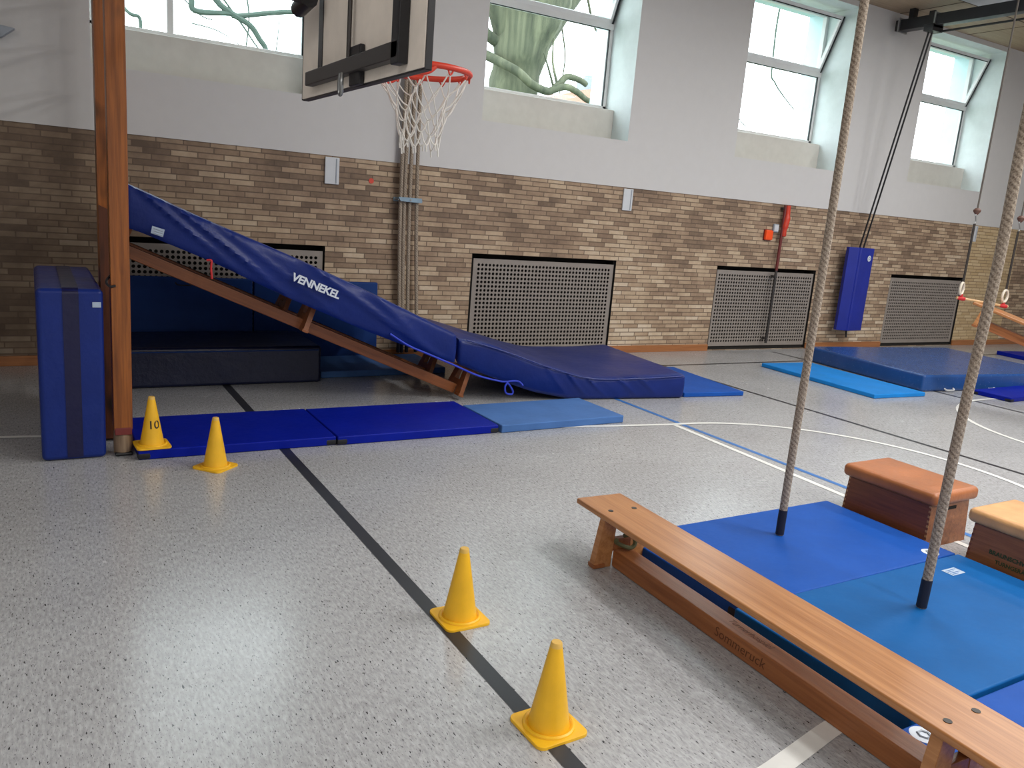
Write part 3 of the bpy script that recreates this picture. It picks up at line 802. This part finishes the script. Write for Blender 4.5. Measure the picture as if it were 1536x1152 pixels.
# front bench
b0 = Vector((2.352, 3.0, 0)); ang = math.atan2(-1, -0.037)
t = thing('gym_bench', 'long wooden gym bench in the foreground across the blue mats', 'gym bench', b0, (0, 0, ang))
bench_parts(t, 3.56, (0.205, 1.90, 3.35), M['bench'], M['bench_beam'])
tube('rubber_strap', bez([(0.23, 0.0, 0.15), (0.245, 0.04, 0.155), (0.26, 0.05, 0.12), (0.262, 0.02, 0.10), (0.25, -0.05, 0.13), (0.262, -0.06, 0.15)], 5), 0.010, M['strap_olive'], t, 8)
text_mesh('painted_word', 'Sommeruck', 0.056, lambda x, y: Vector((1.07 + x, -0.0508, 0.046 + y)), M['brown_print'], t, shear=0.15)
text_mesh('painted_word', 'Turnerhospiel', 0.042, lambda x, y: Vector((1.06 + x, 0.010 + y, 0.0866)), M['brown_print'], t, shear=0.25, space=0.95)

# ramp benches
SL = math.radians(22.6)
def ramp_bench(y, label):
    t = thing('gym_bench', label, 'gym bench', (3.12, y, 0.006), (0, 0, PI), 'benches carrying the ramp')
    t.rotation_euler = Matrix(((-math.cos(SL), 0, math.sin(SL)), (0, -1, 0), (math.sin(SL), 0, math.cos(SL)))).to_euler()
    bench_parts(t, 2.93, (0.07, 1.52, 2.87), M['bench_old'], M['bench_old'], bolts=False, H=0.25)
    return t
ramp_bench(6.06, 'brown bench tilted up under the near side of the ramp mat')
ramp_bench(6.72, 'second brown bench tilted under the ramp mat farther from the camera')

# bench hanging on the ring bar
t = thing('gym_bench', 'wooden bench hung by one end on the bar between the rings', 'gym bench')
A = Vector((8.385, 4.73, 1.055)); axis = Vector((0.292, -0.956, -0.30)).normalized()
side = Vector((axis.y, -axis.x, 0)).normalized() * -1; up = axis.cross(side).normalized()
if up.z < 0: up = -up; side = -side
mt = Matrix((axis, side, up)).transposed().to_4x4(); mt.translation = A - up * 0.225 - axis * 0.06
t.matrix_world = mt
bench_parts(t, 2.92, (0.12, 1.45, 2.76), M['bench'], M['bench_beam'], bolts=False, H=0.225)

# ------------------------------------------------------------------ vault boxes
def vault(label, x, y, lx, ly, H, rz, side, end, cap, words_=None):
    t = thing('vault_box', label, 'vault box', (x, y, 0), (0, 0, rz), 'small vault boxes beside the mats')
    th = 0.022; tp = 0.012
    def panel(pts, nm, m):
        bm = bmesh.new(); vs = [bm.verts.new(p) for p in pts]; bm.faces.new(vs[:4]); bm.faces.new(vs[4:][::-1])
        for i in range(4): bm.faces.new((vs[i], vs[i + 4], vs[(i + 1) % 4 + 4], vs[(i + 1) % 4]))
        return obj(nm, bm, m, t, smooth=False)
    e = tp
    panel([(0, 0, 0), (0, ly, 0), (e, ly - e, H), (e, e, H), (th, th, 0), (th, ly - th, 0), (e + th, ly - e - th, H), (e + th, e + th, H)], 'side_panel', side)
    panel([(lx, 0, 0), (lx, ly, 0), (lx - e, ly - e, H), (lx - e, e, H), (lx - th, th, 0), (lx - th, ly - th, 0), (lx - e - th, ly - e - th, H), (lx - e - th, e + th, H)], 'side_panel', side)
    panel([(0.001, 0, 0), (lx - 0.001, 0, 0), (lx - e, e, H), (e, e, H), (th, th, 0), (lx - th, th, 0), (lx - e - th, e + th, H), (e + th, e + th, H)], 'end_panel', end)
    panel([(0.001, ly, 0), (lx - 0.001, ly, 0), (lx - e, ly - e, H), (e, ly - e, H), (th, ly - th, 0), (lx - th, ly - th, 0), (lx - e - th, ly - e - th, H), (e + th, ly - e - th, H)], 'end_panel', end)
    # dovetail joints on the near corner
    bm = bmesh.new()
    for k in range(9):
        z = 0.012 + k * (H - 0.02) / 9; e1 = tp * z / H
        add_box(bm, (e1 - 0.0012, e1 + 0.0, z), (e1 + 0.002, e1 + 0.012, z + 0.012))
        add_box(bm, (e1 - 0.0012, ly - e1 - 0.012, z), (e1 + 0.002, ly - e1, z + 0.012))
    obj('dovetail', bm, M['box_dark'] if side is not M['box_dark'] else M['box_pale'], t, smooth=False)
    for yy in (e * 0.8 - 0.0015,):
        bm = bmesh.new(); add_box(bm, (lx * 0.40, yy - 0.001, H * 0.76), (lx * 0.66, yy + 0.012, H * 0.76 + 0.022), 0.009, 3); obj('grip_hole', bm, M['void'], t)
    bm = bmesh.new(); b = bmesh.new(); bmesh.ops.create_cube(b, size=1)
    o_ = 0.022
    for v in b.verts: v.co = Vector(((v.co.x + 0.5) * (lx + 2 * o_) - o_, (v.co.y + 0.5) * (ly + 2 * o_) - o_, H - 0.018 + (v.co.z + 0.5) * 0.075))
    bmesh.ops.bevel(b, geom=list(b.edges), offset=0.028, segments=5, profile=0.5, affect='EDGES'); merge(bm, b); obj('padded_top', bm, cap, t)
    return t
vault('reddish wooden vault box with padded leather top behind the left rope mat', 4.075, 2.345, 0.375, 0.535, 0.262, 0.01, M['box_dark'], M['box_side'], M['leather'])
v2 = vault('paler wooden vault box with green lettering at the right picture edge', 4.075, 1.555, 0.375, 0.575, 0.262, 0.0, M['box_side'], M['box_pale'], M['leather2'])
text_mesh('green_lettering', 'BRAUNSCHWEIG', 0.030, lambda x, y: Vector((-0.0005 + 0.012 * (0.125 + y) / 0.262 - 0.001, 0.35 - x, 0.125 + y)), M['green_print'], v2, bold=0.0012)
text_mesh('green_lettering', 'TURNGERÄTE', 0.028, lambda x, y: Vector((-0.0005 + 0.012 * (0.085 + y) / 0.262 - 0.001, 0.34 - x, 0.085 + y)), M['green_print'], v2, bold=0.001)

# ------------------------------------------------------------------ cones
def make_cone():
    t = thing('training_cone', '', 'cone', group='yellow training cones')
    bm = bmesh.new(); add_box(bm, (-0.096, -0.096, 0.0005), (0.096, 0.096, 0.011), 0)
    vert = [e for e in bm.edges if abs(e.verts[0].co.z - e.verts[1].co.z) > 0.005]
    bmesh.ops.bevel(bm, geom=vert, offset=0.026, segments=5, profile=0.5, affect='EDGES')
    bmesh.ops.bevel(bm, geom=[e for e in bm.edges if e.verts[0].co.z > 0.009 and e.verts[1].co.z > 0.009 and len(e.link_faces) == 2 and e.calc_face_angle(0) > 1], offset=0.003, segments=2, profile=0.5, affect='EDGES')
    obj('base_plate', bm, M['yellow'], t)
    bm = bmesh.new()
    add_lathe(bm, [(0.086, 0.009), (0.084, 0.016), (0.078, 0.020), (0.072, 0.018), (0.068, 0.014), (0.066, 0.022), (0.020, 0.284)], 44, cap=False)
    obj('cone_body', bm, M['yellow'], t)
    bm = bmesh.new(); add_lathe(bm, [(0.020, 0.284), (0.0185, 0.296), (0.016, 0.300), (0.010, 0.3005)], 44); obj('cone_tip', bm, M['yellow_worn'], t)
    return t
proto = make_cone()
cones = [((1.362, 1.868, 0), 0.03, 'yellow cone on the black line, nearest the bottom of the photo'), ((1.408, 2.60, 0), 0.0, 'yellow cone on the black line, second from the bottom of the photo'),
         ((0.866, 4.722, 0), 0.72, 'yellow cone on the bare floor turned cornerwise before the dark blue mat'), ((0.563, 5.045, 0.0605), 0.06, 'yellow cone marked 10 on the mat corner by the post')]
cl = []
for i, (p, rz, l) in enumerate(cones):
    o = proto if i == 0 else copy_tree(proto)
    o.location = p; o.rotation_euler = (0, 0, rz); o['label'] = l; cl.append(o)
def on_cone(x, y):
    z = 0.135 + y; r = 0.066 - (z - 0.022) * (0.046 / 0.262) + 0.0012; a = -1.57 + x / r
    return Vector((r * math.cos(a), r * math.sin(a), z))
text_mesh('number', '10', 0.085, lambda x, y: on_cone(x * 0.85 + 0.004, y * 0.8), M['ink'], cl[3], bold=0.0008, space=0.95)

# ------------------------------------------------------------------ climbing frame posts
t = thing('climbing_ladder', 'tall orange brown wooden climbing ladder seen edge-on beside the upright blue mat', 'climbing ladder', (0, 0, 0))
bm = bmesh.new(); add_box(bm, (0.362, 5.06, 0.16), (0.462, 5.17, CEIL - 0.01), 0.006); obj('front_post', bm, M['post'], t)
bm = bmesh.new(); add_box(bm, (0.330, 5.43, 0.02), (0.435, 5.55, CEIL - 0.01), 0.006); obj('rear_post', bm, M['post'], t)
bm = bmesh.new(); add_prism(bm, [(0.332, 0.02), (0.425, 0.02), (0.425, 1.40), (0.332, 1.44)], 'y', 5.385, 5.428); obj('stained_board', bm, M['post_dark'], t, smooth=False)
bm = bmesh.new(); add_box(bm, (0.462, 7.46, 0.02), (0.512, 7.56, CEIL - 0.01), 0.006); obj('rear_post', bm, M['post'], t)
for k in range(12):
    tube('rung', [(0.385, 5.50, 0.35 + k * 0.33), (0.480, 7.50, 0.35 + k * 0.33)], 0.018, M['post'], t, 10)
bm = bmesh.new(); add_lathe(bm, [(0.040, 0.001), (0.050, 0.012), (0.052, 0.10), (0.048, 0.15), (0.040, 0.175)], 20, (0.412, 5.115, 0)); obj('metal_foot', bm, M['rust'], t)
bm = bmesh.new(); add_box(bm, (0.365, 5.058, 0.0), (0.460, 5.172, 0.022), 0.01); obj('rubber_pad', bm, M['black'], t)
bm = bmesh.new(); add_box(bm, (0.366, 5.056, 0.13), (0.458, 5.10, 0.175), 0.006); obj('clamp', bm, M['red_dark'], t)
tube('hook', bez([(0.364, 5.10, 1.06), (0.345, 5.075, 1.04), (0.342, 5.06, 1.02), (0.36, 5.045, 1.005), (0.385, 5.05, 1.01)], 5), 0.007, M['black'], t, 8)

# ------------------------------------------------------------------ ropes
def rope_thing(pts, r, label, group, sleeve, zb, nm='climbing_rope'):
    t = thing(nm, label, 'rope', (0, 0, 0), group=group)
    P = bez(pts, 26)
    tube('rope_strand', P, r, M['rope'], t, 14, uv=40)
    d = (P[1] - P[0]).normalized(); q = P[0]
    end = [q - d * 0.002, q + d * 0.004]; k = 1
    while (P[k] - q).length < sleeve: end.append(P[k].copy()); k += 1
    end.append(P[k - 1].lerp(P[k], max(0.05, (sleeve - (P[k - 1] - q).length) / (P[k] - P[k - 1]).length)))
    tube('rope_end', end, [r * 0.9] + [r * 1.08] * (len(end) - 1), M['sleeve'], t, 14)
    tube('ceiling_hook', bez([P[-1] - Vector((0, 0, 0.02)), P[-1] + Vector((0.02, 0, 0.02)), P[-1] + Vector((0, 0, 0.045))], 4), 0.01, M['steel'], t, 8)
    return t
rope_thing([(3.28, 2.65, 0.076), (3.28, 2.649, 0.6), (3.283, 2.645, 1.6), (3.28, 2.65, 2.8), (3.28, 2.65, 4.56)], 0.0205, 'beige climbing rope with black end over the cobalt mat, left of two', 'free hanging climbing ropes', 0.135, 0.07)
rope_thing([(3.230, 1.822, 0.082), (3.231, 1.819, 0.30), (3.231, 1.813, 0.888), (3.232, 1.795, 1.54), (3.23, 1.797, 2.038), (3.23, 1.80, 3.2), (3.23, 1.80, 4.56)], 0.0205, 'beige climbing rope with black end over the sky blue mat, right of two', 'free hanging climbing ropes', 0.13, 0.07)
for k, (xb, xm, xt) in enumerate(((3.225, 3.165, 3.16), (3.262, 3.205, 3.20), (3.318, 3.262, 3.25), (3.42, 3.338, 3.30))):
    rope_thing([(xb, 7.715, 0.07), (xb - 0.01, 7.712, 0.4), (xm, 7.705, 1.62), (xt, 7.68, 3.2), (xt, 7.55, 4.56)], 0.019, 'beige climbing rope parked at the brick wall under the steel bracket, %s' % ('leftmost of four', 'second from left', 'third from left', 'rightmost of four')[k], 'climbing ropes parked at the wall', 0.17, 0.05)
t = thing('rope_bracket', 'pale blue steel bracket holding the parked ropes to the brick', 'bracket', (3.12, 7.67, 1.60))
bm = bmesh.new(); add_prism(bm, [(0.0, 0.045), (0.025, 0.005), (0.255, 0.0), (0.25, 0.045)], 'y', -0.02, -0.008); obj('front_bar', bm, M['bracket'], t, smooth=False)
box('wall_bar', (-0.004, 0.095, 0.0), (0.272, 0.12, 0.04), M['bracket'], t, 0.004); 
for x in (0.006, 0.262): tube('spacer', [(x, -0.008, 0.02), (x, 0.12, 0.02)], 0.006, M['steel'], t, 8)
bm = bmesh.new(); add_disc(bm, (0.13, -0.02, 0.022), (0, -1, 0), 0.009, 0.006); obj('bolt', bm, M['steel'], t)
struct(box('trim_1', (3.18, -3.0, 4.60), (3.34, 7.7, CEIL - 0.001), M['black'], bev=0.005))

# ------------------------------------------------------------------ rings and bar
def ring(label, x, y, zc, rot):
    t = thing('gymnastic_ring', label, 'gymnastic ring', (x, y, zc), (0, 0, rot), 'gymnastic rings')
    n = 40; R = 0.061
    tube('ring_hoop', [(R * math.cos(2 * PI * k / n), 0, R * math.sin(2 * PI * k / n)) for k in range(n)], 0.0125, M['ringwood'], t, 12, closed=True)
    tube('ring_strap', [(0, 0, R - 0.005), (0, 0, 0.655)], 0.012, M['ropewire_dark'], t, 8)
    tube('hook', bez([(0, 0, 0.655), (0.022, 0, 0.68), (0, 0, 0.71), (-0.018, 0, 0.735), (0, 0, 0.765)], 6), 0.006, M['steel'], t, 8)
    bm = bmesh.new(); add_lathe(bm, [(0.006, 0.74), (0.018, 0.752), (0.034, 0.775), (0.036, 0.79), (0.022, 0.808), (0.006, 0.812)], 20); obj('stop_ball', bm, M['ball'], t)
    tube('ring_rope', [(0, 0, 0.805), (0, 0, CEIL - zc - 0.005)], 0.0085, M['ropewire'], t, 8)
ring('wooden gymnastic ring holding the left end of the bar', 8.206, 4.87, 1.190, 0.30)
ring('wooden gymnastic ring holding the right end of the bar', 8.580, 4.630, 1.150, 0.12)
t = thing('hanging_bar', 'pale wooden bar with red taped ends hung in the two rings', 'bar')
pa, pb = Vector((8.165, 4.885, 1.095)), Vector((8.622, 4.604, 1.045)); dv = (pb - pa).normalized()
tube('bar_shaft', [pa, pb], 0.014, M['barwood'], t, 12)
for q in (Vector((8.206, 4.86, 1.090)), Vector((8.580, 4.63, 1.049))):
    tube('red_binding', [q - dv * 0.035, q - dv * 0.01, q + dv * 0.02, q + dv * 0.04], [0.016, 0.021, 0.022, 0.017], M['ribbon'], t, 10)
    tube('binding_loop', [q + Vector((0, 0, -0.005)), q + Vector((0, 0, 0.045))], 0.014, M['ribbon'], t, 8)

# ------------------------------------------------------------------ wall pad, rods, ceiling beam
t = thing('wall_pad', 'tall blue padded post with white round logo on the brick wall', 'wall pad', (0, 0, 0))
prof = [(9.93, 7.66), (9.915, 7.60), (10.05, 7.53), (10.085, 7.545), (10.105, 7.525), (10.405, 7.55), (10.41, 7.66)]
bm = bmesh.new(); add_prism(bm, prof, 'z', 0.30, 1.485); bmesh.ops.bevel(bm, geom=list(bm.edges), offset=0.008, segments=2, profile=0.5, affect='EDGES'); obj('pad_cover', bm, M['pad'], t)
bm = bmesh.new(); add_disc(bm, (10.295, 7.536, 1.34), (0.10, -1, 0), 0.042, 0.004); obj('round_logo', bm, M['white_print'], t)
bm = bmesh.new(); add_tube(bm, [(10.295 + 0.02 * math.cos(k), 7.532, 1.34 + 0.02 * math.sin(k)) for k in [i * PI / 4 for i in range(8)]], 0.004, 5, closed=True); obj('logo_print', bm, M['greybox'], t)
tube('steel_post', [(10.2, 7.70, 0.32), (10.2, 7.70, 1.47)], 0.035, M['bronze'], t, 12)
tube('floor_pin', [(10.24, 7.66, 0.18), (10.22, 7.66, 0.31)], 0.015, M['bronze'], t, 10)
box('wall_bracket', (10.1, 7.70, 0.9), (10.3, YW, 0.96), M['bronze'], t)
for k, dx in enumerate((-0.035, 0.035)):
    tube('guide_rod', [(10.20 + dx * 1.2, 7.62, 1.47), (10.30 + dx, 7.20, 4.36)], 0.012, M['black'], t, 8)
t = thing('ceiling_beam', 'black steel beam under the ceiling at the top right corner', 'steel beam')
box('beam', (10.23, 1.5, 4.40), (10.37, 7.70, 4.54), M['black'], t, 0.006)
for y in (7.50, 5.6, 3.6, 1.8): box('hanger', (10.26, y - 0.04, 4.52), (10.34, y + 0.04, CEIL), M['black'], t, 0.004)
bm = bmesh.new(); add_box(bm, (10.19, 7.10, 4.33), (10.41, 7.24, 4.42), 0.01); add_box(bm, (10.205, 7.12, 4.40), (10.23, 7.2, 4.58)); add_box(bm, (10.37, 7.12, 4.40), (10.395, 7.2, 4.58)); obj('clamp', bm, M['black'], t)
bm = bmesh.new()
for y in (7.62, 7.10): add_box(bm, (10.205, y, 4.38), (10.395, y + 0.025, 4.56))
obj('end_strap', bm, M['steel'], t, smooth=False)
tube('lower_rod', [(10.36, 7.15, 4.34), (10.36, 1.6, 4.34)], 0.014, M['black'], t, 8)

# ------------------------------------------------------------------ basketball hoop
t = thing('basketball_hoop', 'basketball backboard seen from behind with red rim and white net', 'basketball hoop')
X0 = 0.945; ya, yb = 2.185, 3.375; zb = 1.967; zt = 2.87
bm = bmesh.new(); add_box(bm, (X0, ya, zb), (X0 + 0.018, yb, zt), 0.001); obj('backboard', bm, M['board_back'], t)
bm = bmesh.new(); e = 0.010
add_box(bm, (X0 + 0.003, ya - e * 0.6, zb - 0.004), (X0 + 0.023, ya, zt + 0.004)); add_box(bm, (X0 - 0.0, yb, zb - 0.004), (X0 + 0.026, yb + 0.006, zt + 0.004)); add_box(bm, (X0 + 0.004, ya, zb - 0.006), (X0 + 0.026, yb, zb)); add_box(bm, (X0, ya, zt), (X0 + 0.026, yb, zt + 0.006))
obj('edge_trim', bm, M['black'], t, smooth=False)
fx0, fx1 = X0 - 0.034, X0 - 0.001
bm = bmesh.new(); add_box(bm, (fx0, 2.30, 2.000), (fx1, 3.225, 2.050), 0.004); obj('frame_crossbar', bm, M['bronze'], t)
bm = bmesh.new(); add_box(bm, (fx0, 2.295, 1.985), (fx1, 2.352, 2.85), 0.004); obj('frame_upright', bm, M['black'], t)
bm = bmesh.new(); add_box(bm, (fx0 + 0.03, 3.115, 2.045), (fx1, 3.165, 2.85), 0.004); obj('frame_upright', bm, M['black'], t)
bm = bmesh.new(); add_box(bm, (fx1 - 0.012, 2.375, 2.05), (fx1, 2.43, 2.85), 0.002); obj('spacer_rail', bm, M['board_back'], t)
bm = bmesh.new(); add_box(bm, (fx0, 2.30, 2.78), (fx1, 3.225, 2.84), 0.004); obj('frame_crossbar', bm, M['bronze'], t)
tube('lift_rod', [(fx0 + 0.012, 2.76, 2.015), (fx0 + 0.012, 2.76, 2.82)], 0.008, M['bronze'], t, 8)
bm = bmesh.new(); add_box(bm, (X0 - 0.02, 2.655, 1.96), (X0 - 0.002, 2.755, 2.085), 0.004); obj('rim_plate', bm, M['black'], t)
tube('shackle', bez([(fx0 - 0.006, 2.765, 2.0), (fx0 - 0.010, 2.755, 1.97), (fx0 - 0.006, 2.765, 1.945), (fx0 - 0.004, 2.785, 1.935), (fx0 - 0.006, 2.79, 1.955), (fx0 - 0.010, 2.775, 1.985), (fx0 - 0.008, 2.772, 2.0)], 5), 0.007, M['steel'], t, 8)
# mounting arm from the frame up to the ceiling beam
tube('mount_arm', [(0.86, 3.05, 2.285), (0.82, 3.35, 2.36), (0.76, 5.2, 2.82), (0.76, 5.4, CEIL)], 0.035, M['black'], t, 10)
tube('mount_arm', [(0.875, 3.06, 2.275), (0.875, 3.20, 2.262)], 0.03, M['black'], t, 10)
tube('mount_arm', [(0.895, 2.325, 2.55), (0.895, 2.325, CEIL)], 0.028, M['black'], t, 10)
RC = Vector((X0 + 0.262, 2.79, 2.055)); RR = 0.165
n = 56
rim = tube('rim', [RC + Vector((RR * math.cos(2 * PI * k / n), RR * math.sin(2 * PI * k / n), 0)) for k in range(n)], 0.0105, M['red'], t, 12, closed=True)
bm = bmesh.new()
for s in (-1, 1):
    add_tube(bm, bez([(X0 + 0.02, 2.79 + 0.13 * s, 2.012), (X0 + 0.12, 2.79 + 0.155 * s, 2.020), (X0 + 0.20, 2.79 + 0.162 * s, 2.026), (X0 + 0.235, 2.79 + 0.163 * s, 2.05)], 6), 0.0085, 10)
add_box(bm, (X0 + 0.016, 2.57, 1.998), (X0 + 0.04, 2.92, 2.06), 0.004)
obj('rim_brace', bm, M['red'], rim)
hooks = bmesh.new(); net = bmesh.new()
K = 12; lev = [0.0, 0.065, 0.118, 0.163, 0.203, 0.238]; rad = [0.160, 0.125, 0.096, 0.078, 0.070, 0.070]
def np_(k, l):
    a = 2 * PI * (k + 0.5 * (l % 2)) / K + 0.18
    w = 0.006 * math.sin(k * 5.1 + l * 2.3); r = rad[l] + w
    return RC + Vector((r * math.cos(a), r * math.sin(a), -0.018 - lev[l] + 0.012 * math.sin(k * 3.7 + l)))
for k in range(K):
    a = 2 * PI * k / K + 0.18
    c = RC + Vector((RR * math.cos(a), RR * math.sin(a), -0.012))
    add_tube(hooks, bez([c + Vector((0.010 * math.sin(a), -0.010 * math.cos(a), 0.004)), c + Vector((0, 0, -0.012)), c + Vector((-0.012 * math.sin(a), 0.012 * math.cos(a), 0.004))], 4), 0.003, 6)
    for l in range(5):
        p = np_(k, l)
        for kk in ((k, k - 1) if l % 2 == 0 else (k + 1, k)):
            q = np_(kk, l + 1); m = (p + q) / 2 + Vector((0, 0, -0.008))
            add_tube(net, bez([p, m, q], 4), 0.0026, 6)
        if l >= 1:
            bmesh.ops.create_icosphere(net, subdivisions=1, radius=0.0045, matrix=Matrix.Translation(np_(k, l)))
    p = np_(k, 5); add_tube(net, bez([p, p + Vector((0.004, 0.004, -0.02))], 3), 0.003, 6)
obj('net_hook', hooks, M['red'], rim); obj('net', net, M['net'], rim)

# ------------------------------------------------------------------ outside
struct(box('ground', (-30, 8.7, -0.3), (60, 60, -0.2), M['ground']))
def limb(bm, pts, r0, r1, n=10, m=6, jit=0.0):
    P = bez(pts, m); N = len(P)
    add_tube(bm, P, [r0 + (r1 - r0) * i / (N - 1) for i in range(N)], n)
t = thing('tree', 'mossy bare tree with a thick trunk outside the second window', 'tree')
bm = bmesh.new(); P = bez([(7.75, 14, -0.25), (7.80, 14, 2.0), (7.88, 14, 3.4), (7.95, 14, 4.3), (8.1, 14, 5.1), (8.45, 14, 6.2), (8.7, 14.2, 8.0), (8.9, 14.4, 11)], 10)
N = len(P); rr = [interp([(0, 0.62), (0.25, 0.42), (0.40, 0.43), (0.50, 0.56), (0.60, 0.66), (0.72, 0.55), (1, 0.12)], i / (N - 1)) for i in range(N)]
add_tube(bm, P, rr, 24)
for v in bm.verts: v.co += Vector((noise.noise(v.co * 2.5), noise.noise(v.co * 2.5 + Vector((9, 0, 0))), 0)) * 0.10
obj('trunk', bm, M['bark'], t)
bm = bmesh.new()
limb(bm, [(7.2, 14.1, 4.4), (7.40, 13.7, 4.22), (7.63, 13.4, 4.05), (7.9, 13.3, 3.86), (8.3, 13.35, 3.80), (8.55, 13.4, 3.98), (8.70, 13.4, 4.12), (9.0, 13.4, 4.10), (9.15, 13.4, 4.04)], 0.09, 0.05); obj('branch', bm, M['bark'], t)
bm = bmesh.new(); limb(bm, [(8.3, 13.35, 3.80), (8.62, 13.3, 3.92), (8.9, 13.3, 3.86), (9.15, 13.3, 3.75), (9.5, 13.3, 3.74), (10.2, 13.2, 3.9)], 0.07, 0.04); obj('branch', bm, M['bark'], t)
for pts, a_, b_2 in (([(8.0, 14, 4.3), (8.6, 14, 5.15), (9.4, 14, 6.1), (11.2, 14, 7.6)], 0.36, 0.08), ([(7.8, 14, 4.5), (7.2, 14, 5.7), (6.4, 14, 6.9), (5.0, 14, 8.2)], 0.25, 0.06),
                     ([(7.6, 14, 4.6), (7.25, 14, 4.72), (6.6, 14, 5.3), (5.2, 14, 5.6)], 0.12, 0.04), ([(8.50, 13.4, 3.95), (8.42, 13.5, 4.35), (8.46, 13.6, 4.8)], 0.03, 0.012), ([(8.42, 13.4, 3.9), (8.28, 13.4, 4.2), (8.15, 13.4, 4.45)], 0.025, 0.012),
                     ([(9.3, 14, 6.0), (9.55, 14, 5.35), (9.75, 14, 5.1), (9.9, 14, 4.9)], 0.03, 0.012), ([(8.8, 14, 5.3), (9.0, 14, 4.6), (8.95, 14, 3.9)], 0.018, 0.010)):
    bm = bmesh.new(); limb(bm, pts, a_, b_2); obj('branch', bm, M['bark'], t)
t = thing('tree', 'thin bare grey branches outside the left window above the posts', 'tree')
bm = bmesh.new(); limb(bm, [(0.4, 15.2, -0.25), (0.35, 15.2, 2), (0.5, 15, 4), (0.9, 14.6, 5.4), (1.0, 14.5, 8)], 0.28, 0.12, 16)
obj('trunk', bm, M['bark'], t)
for pts, a_, b_2 in (([(0.9, 14.6, 5.2), (1.6, 14.2, 4.9), (2.147, 14, 4.42), (2.242, 14, 4.19), (2.76, 14, 4.24), (2.88, 14, 4.225), (3.74, 14, 4.44), (4.6, 14, 4.5)], 0.05, 0.035), ([(1.9, 14, 5.3), (2.5, 14, 4.46), (2.76, 14, 4.26), (3.065, 14, 4.12), (3.222, 14, 3.93), (3.308, 14, 3.82), (3.36, 14, 3.6)], 0.05, 0.04),
                     ([(0.9, 14.5, 4.6), (1.29, 14, 4.02), (1.459, 14, 3.96), (1.484, 14, 3.82), (1.49, 14, 3.6)], 0.03, 0.022), ([(2.6, 14, 4.5), (2.95, 14, 4.1), (3.15, 14, 3.85), (3.3, 14, 3.7)], 0.016, 0.010),
                     ([(1.3, 14, 4.6), (1.9, 14, 4.45), (2.3, 14, 4.15), (2.5, 14, 4.1)], 0.012, 0.008), ([(3.0, 14, 4.6), (3.05, 14, 4.2), (3.0, 14, 3.75)], 0.014, 0.010), ([(2.2, 14, 4.0), (2.6, 14, 3.95), (3.0, 14, 3.75)], 0.010, 0.006), ([(3.45, 14, 3.6), (3.5, 14, 4.0), (3.52, 14, 4.3)], 0.010, 0.006)):
    bm = bmesh.new(); limb(bm, pts, a_, b_2, 8); obj('branch', bm, M['twig'], t)
t = thing('tree', 'fine bare twigs outside the third window left of the long rope', 'tree')
bm = bmesh.new(); limb(bm, [(20.6, 16, -0.25), (20.6, 15.8, 3), (20.4, 15.6, 6), (20.2, 15.4, 10)], 0.22, 0.08, 14); obj('trunk', bm, M['bark'], t)
for pts, a_, b_2 in (([(20.3, 15.5, 9), (16.5, 14.4, 8.6), (14.70, 14, 7.0), (14.58, 14, 5.26), (14.755, 14, 4.92), (15.147, 14, 4.638), (15.5, 14, 4.43)], 0.03, 0.010), ([(15.0, 14, 7.9), (12.6, 14, 7.0), (13.0, 14, 4.7), (13.718, 14, 4.06), (14.16, 14, 3.825)], 0.02, 0.008), ([(14.6, 14, 5.3), (14.95, 14, 5.15), (15.3, 14, 4.75)], 0.010, 0.006)):
    bm = bmesh.new(); limb(bm, pts, a_, b_2, 8); obj('branch', bm, M['twig'], t)
t = thing('house', 'distant house roof with a grey chimney in the second window', 'house')
bm = bmesh.new(); add_box(bm, (17.5, 30, -0.25), (26, 36, 5.9)); obj('wall', bm, M['house'], t, smooth=False)
bm = bmesh.new(); add_prism(bm, [(17.0, 5.8), (26.5, 5.8), (23.5, 7.55), (20, 6.75)], 'y', 29.6, 36.4); obj('roof', bm, M['roof'], t, smooth=False)
bm = bmesh.new(); add_box(bm, (20.25, 29.7, 6.3), (20.95, 30.4, 7.30), 0.02); add_box(bm, (20.4, 29.8, 7.28), (20.75, 30.1, 7.42)); obj('chimney', bm, M['chimney'], t, smooth=False)

# ------------------------------------------------------------------ light
w = bpy.data.worlds.new('overcast'); scn.world = w; w.use_nodes = True
bg = w.node_tree.nodes['Background']; bg.inputs['Color'].default_value = (0.93, 0.97, 1.0, 1); bg.inputs['Strength'].default_value = 5.5
def area(x, y, z, sx, sy, e, col=(1, 0.985, 0.965), rot=(0, 0, 0)):
    l = bpy.data.lights.new('unseen_ceiling_light', 'AREA'); l.shape = 'RECTANGLE'; l.size = sx; l.size_y = sy; l.energy = e; l.color = col
    o = bpy.data.objects.new('unseen_ceiling_light', l); COL.objects.link(o); o.location = (x, y, z); o.rotation_euler = rot
for x, y, e in ((-1.0, -2.5, 34), (-2.6, -0.5, 40), (3.5, -2.5, 105), (5.0, 1.0, 98), (4.7, 4.2, 44), (7.5, -2.5, 98), (7.2, 1.0, 104), (9.3, 4.2, 46), (12.0, -2.5, 56), (12.0, 1.0, 52), (11.2, 4.2, 44)):  # unseen lights added under the ceiling, placed and sized to brighten the hall
    big = x < 0
    area(x, y, CEIL - 0.08, 2.4 if big else 0.5, 2.4 if big else 1.8, e * (2.1 if big else 1.33))
scn.view_settings.view_transform = 'Standard'
scn.view_settings.look = 'None'
scn.view_settings.exposure = 0.10
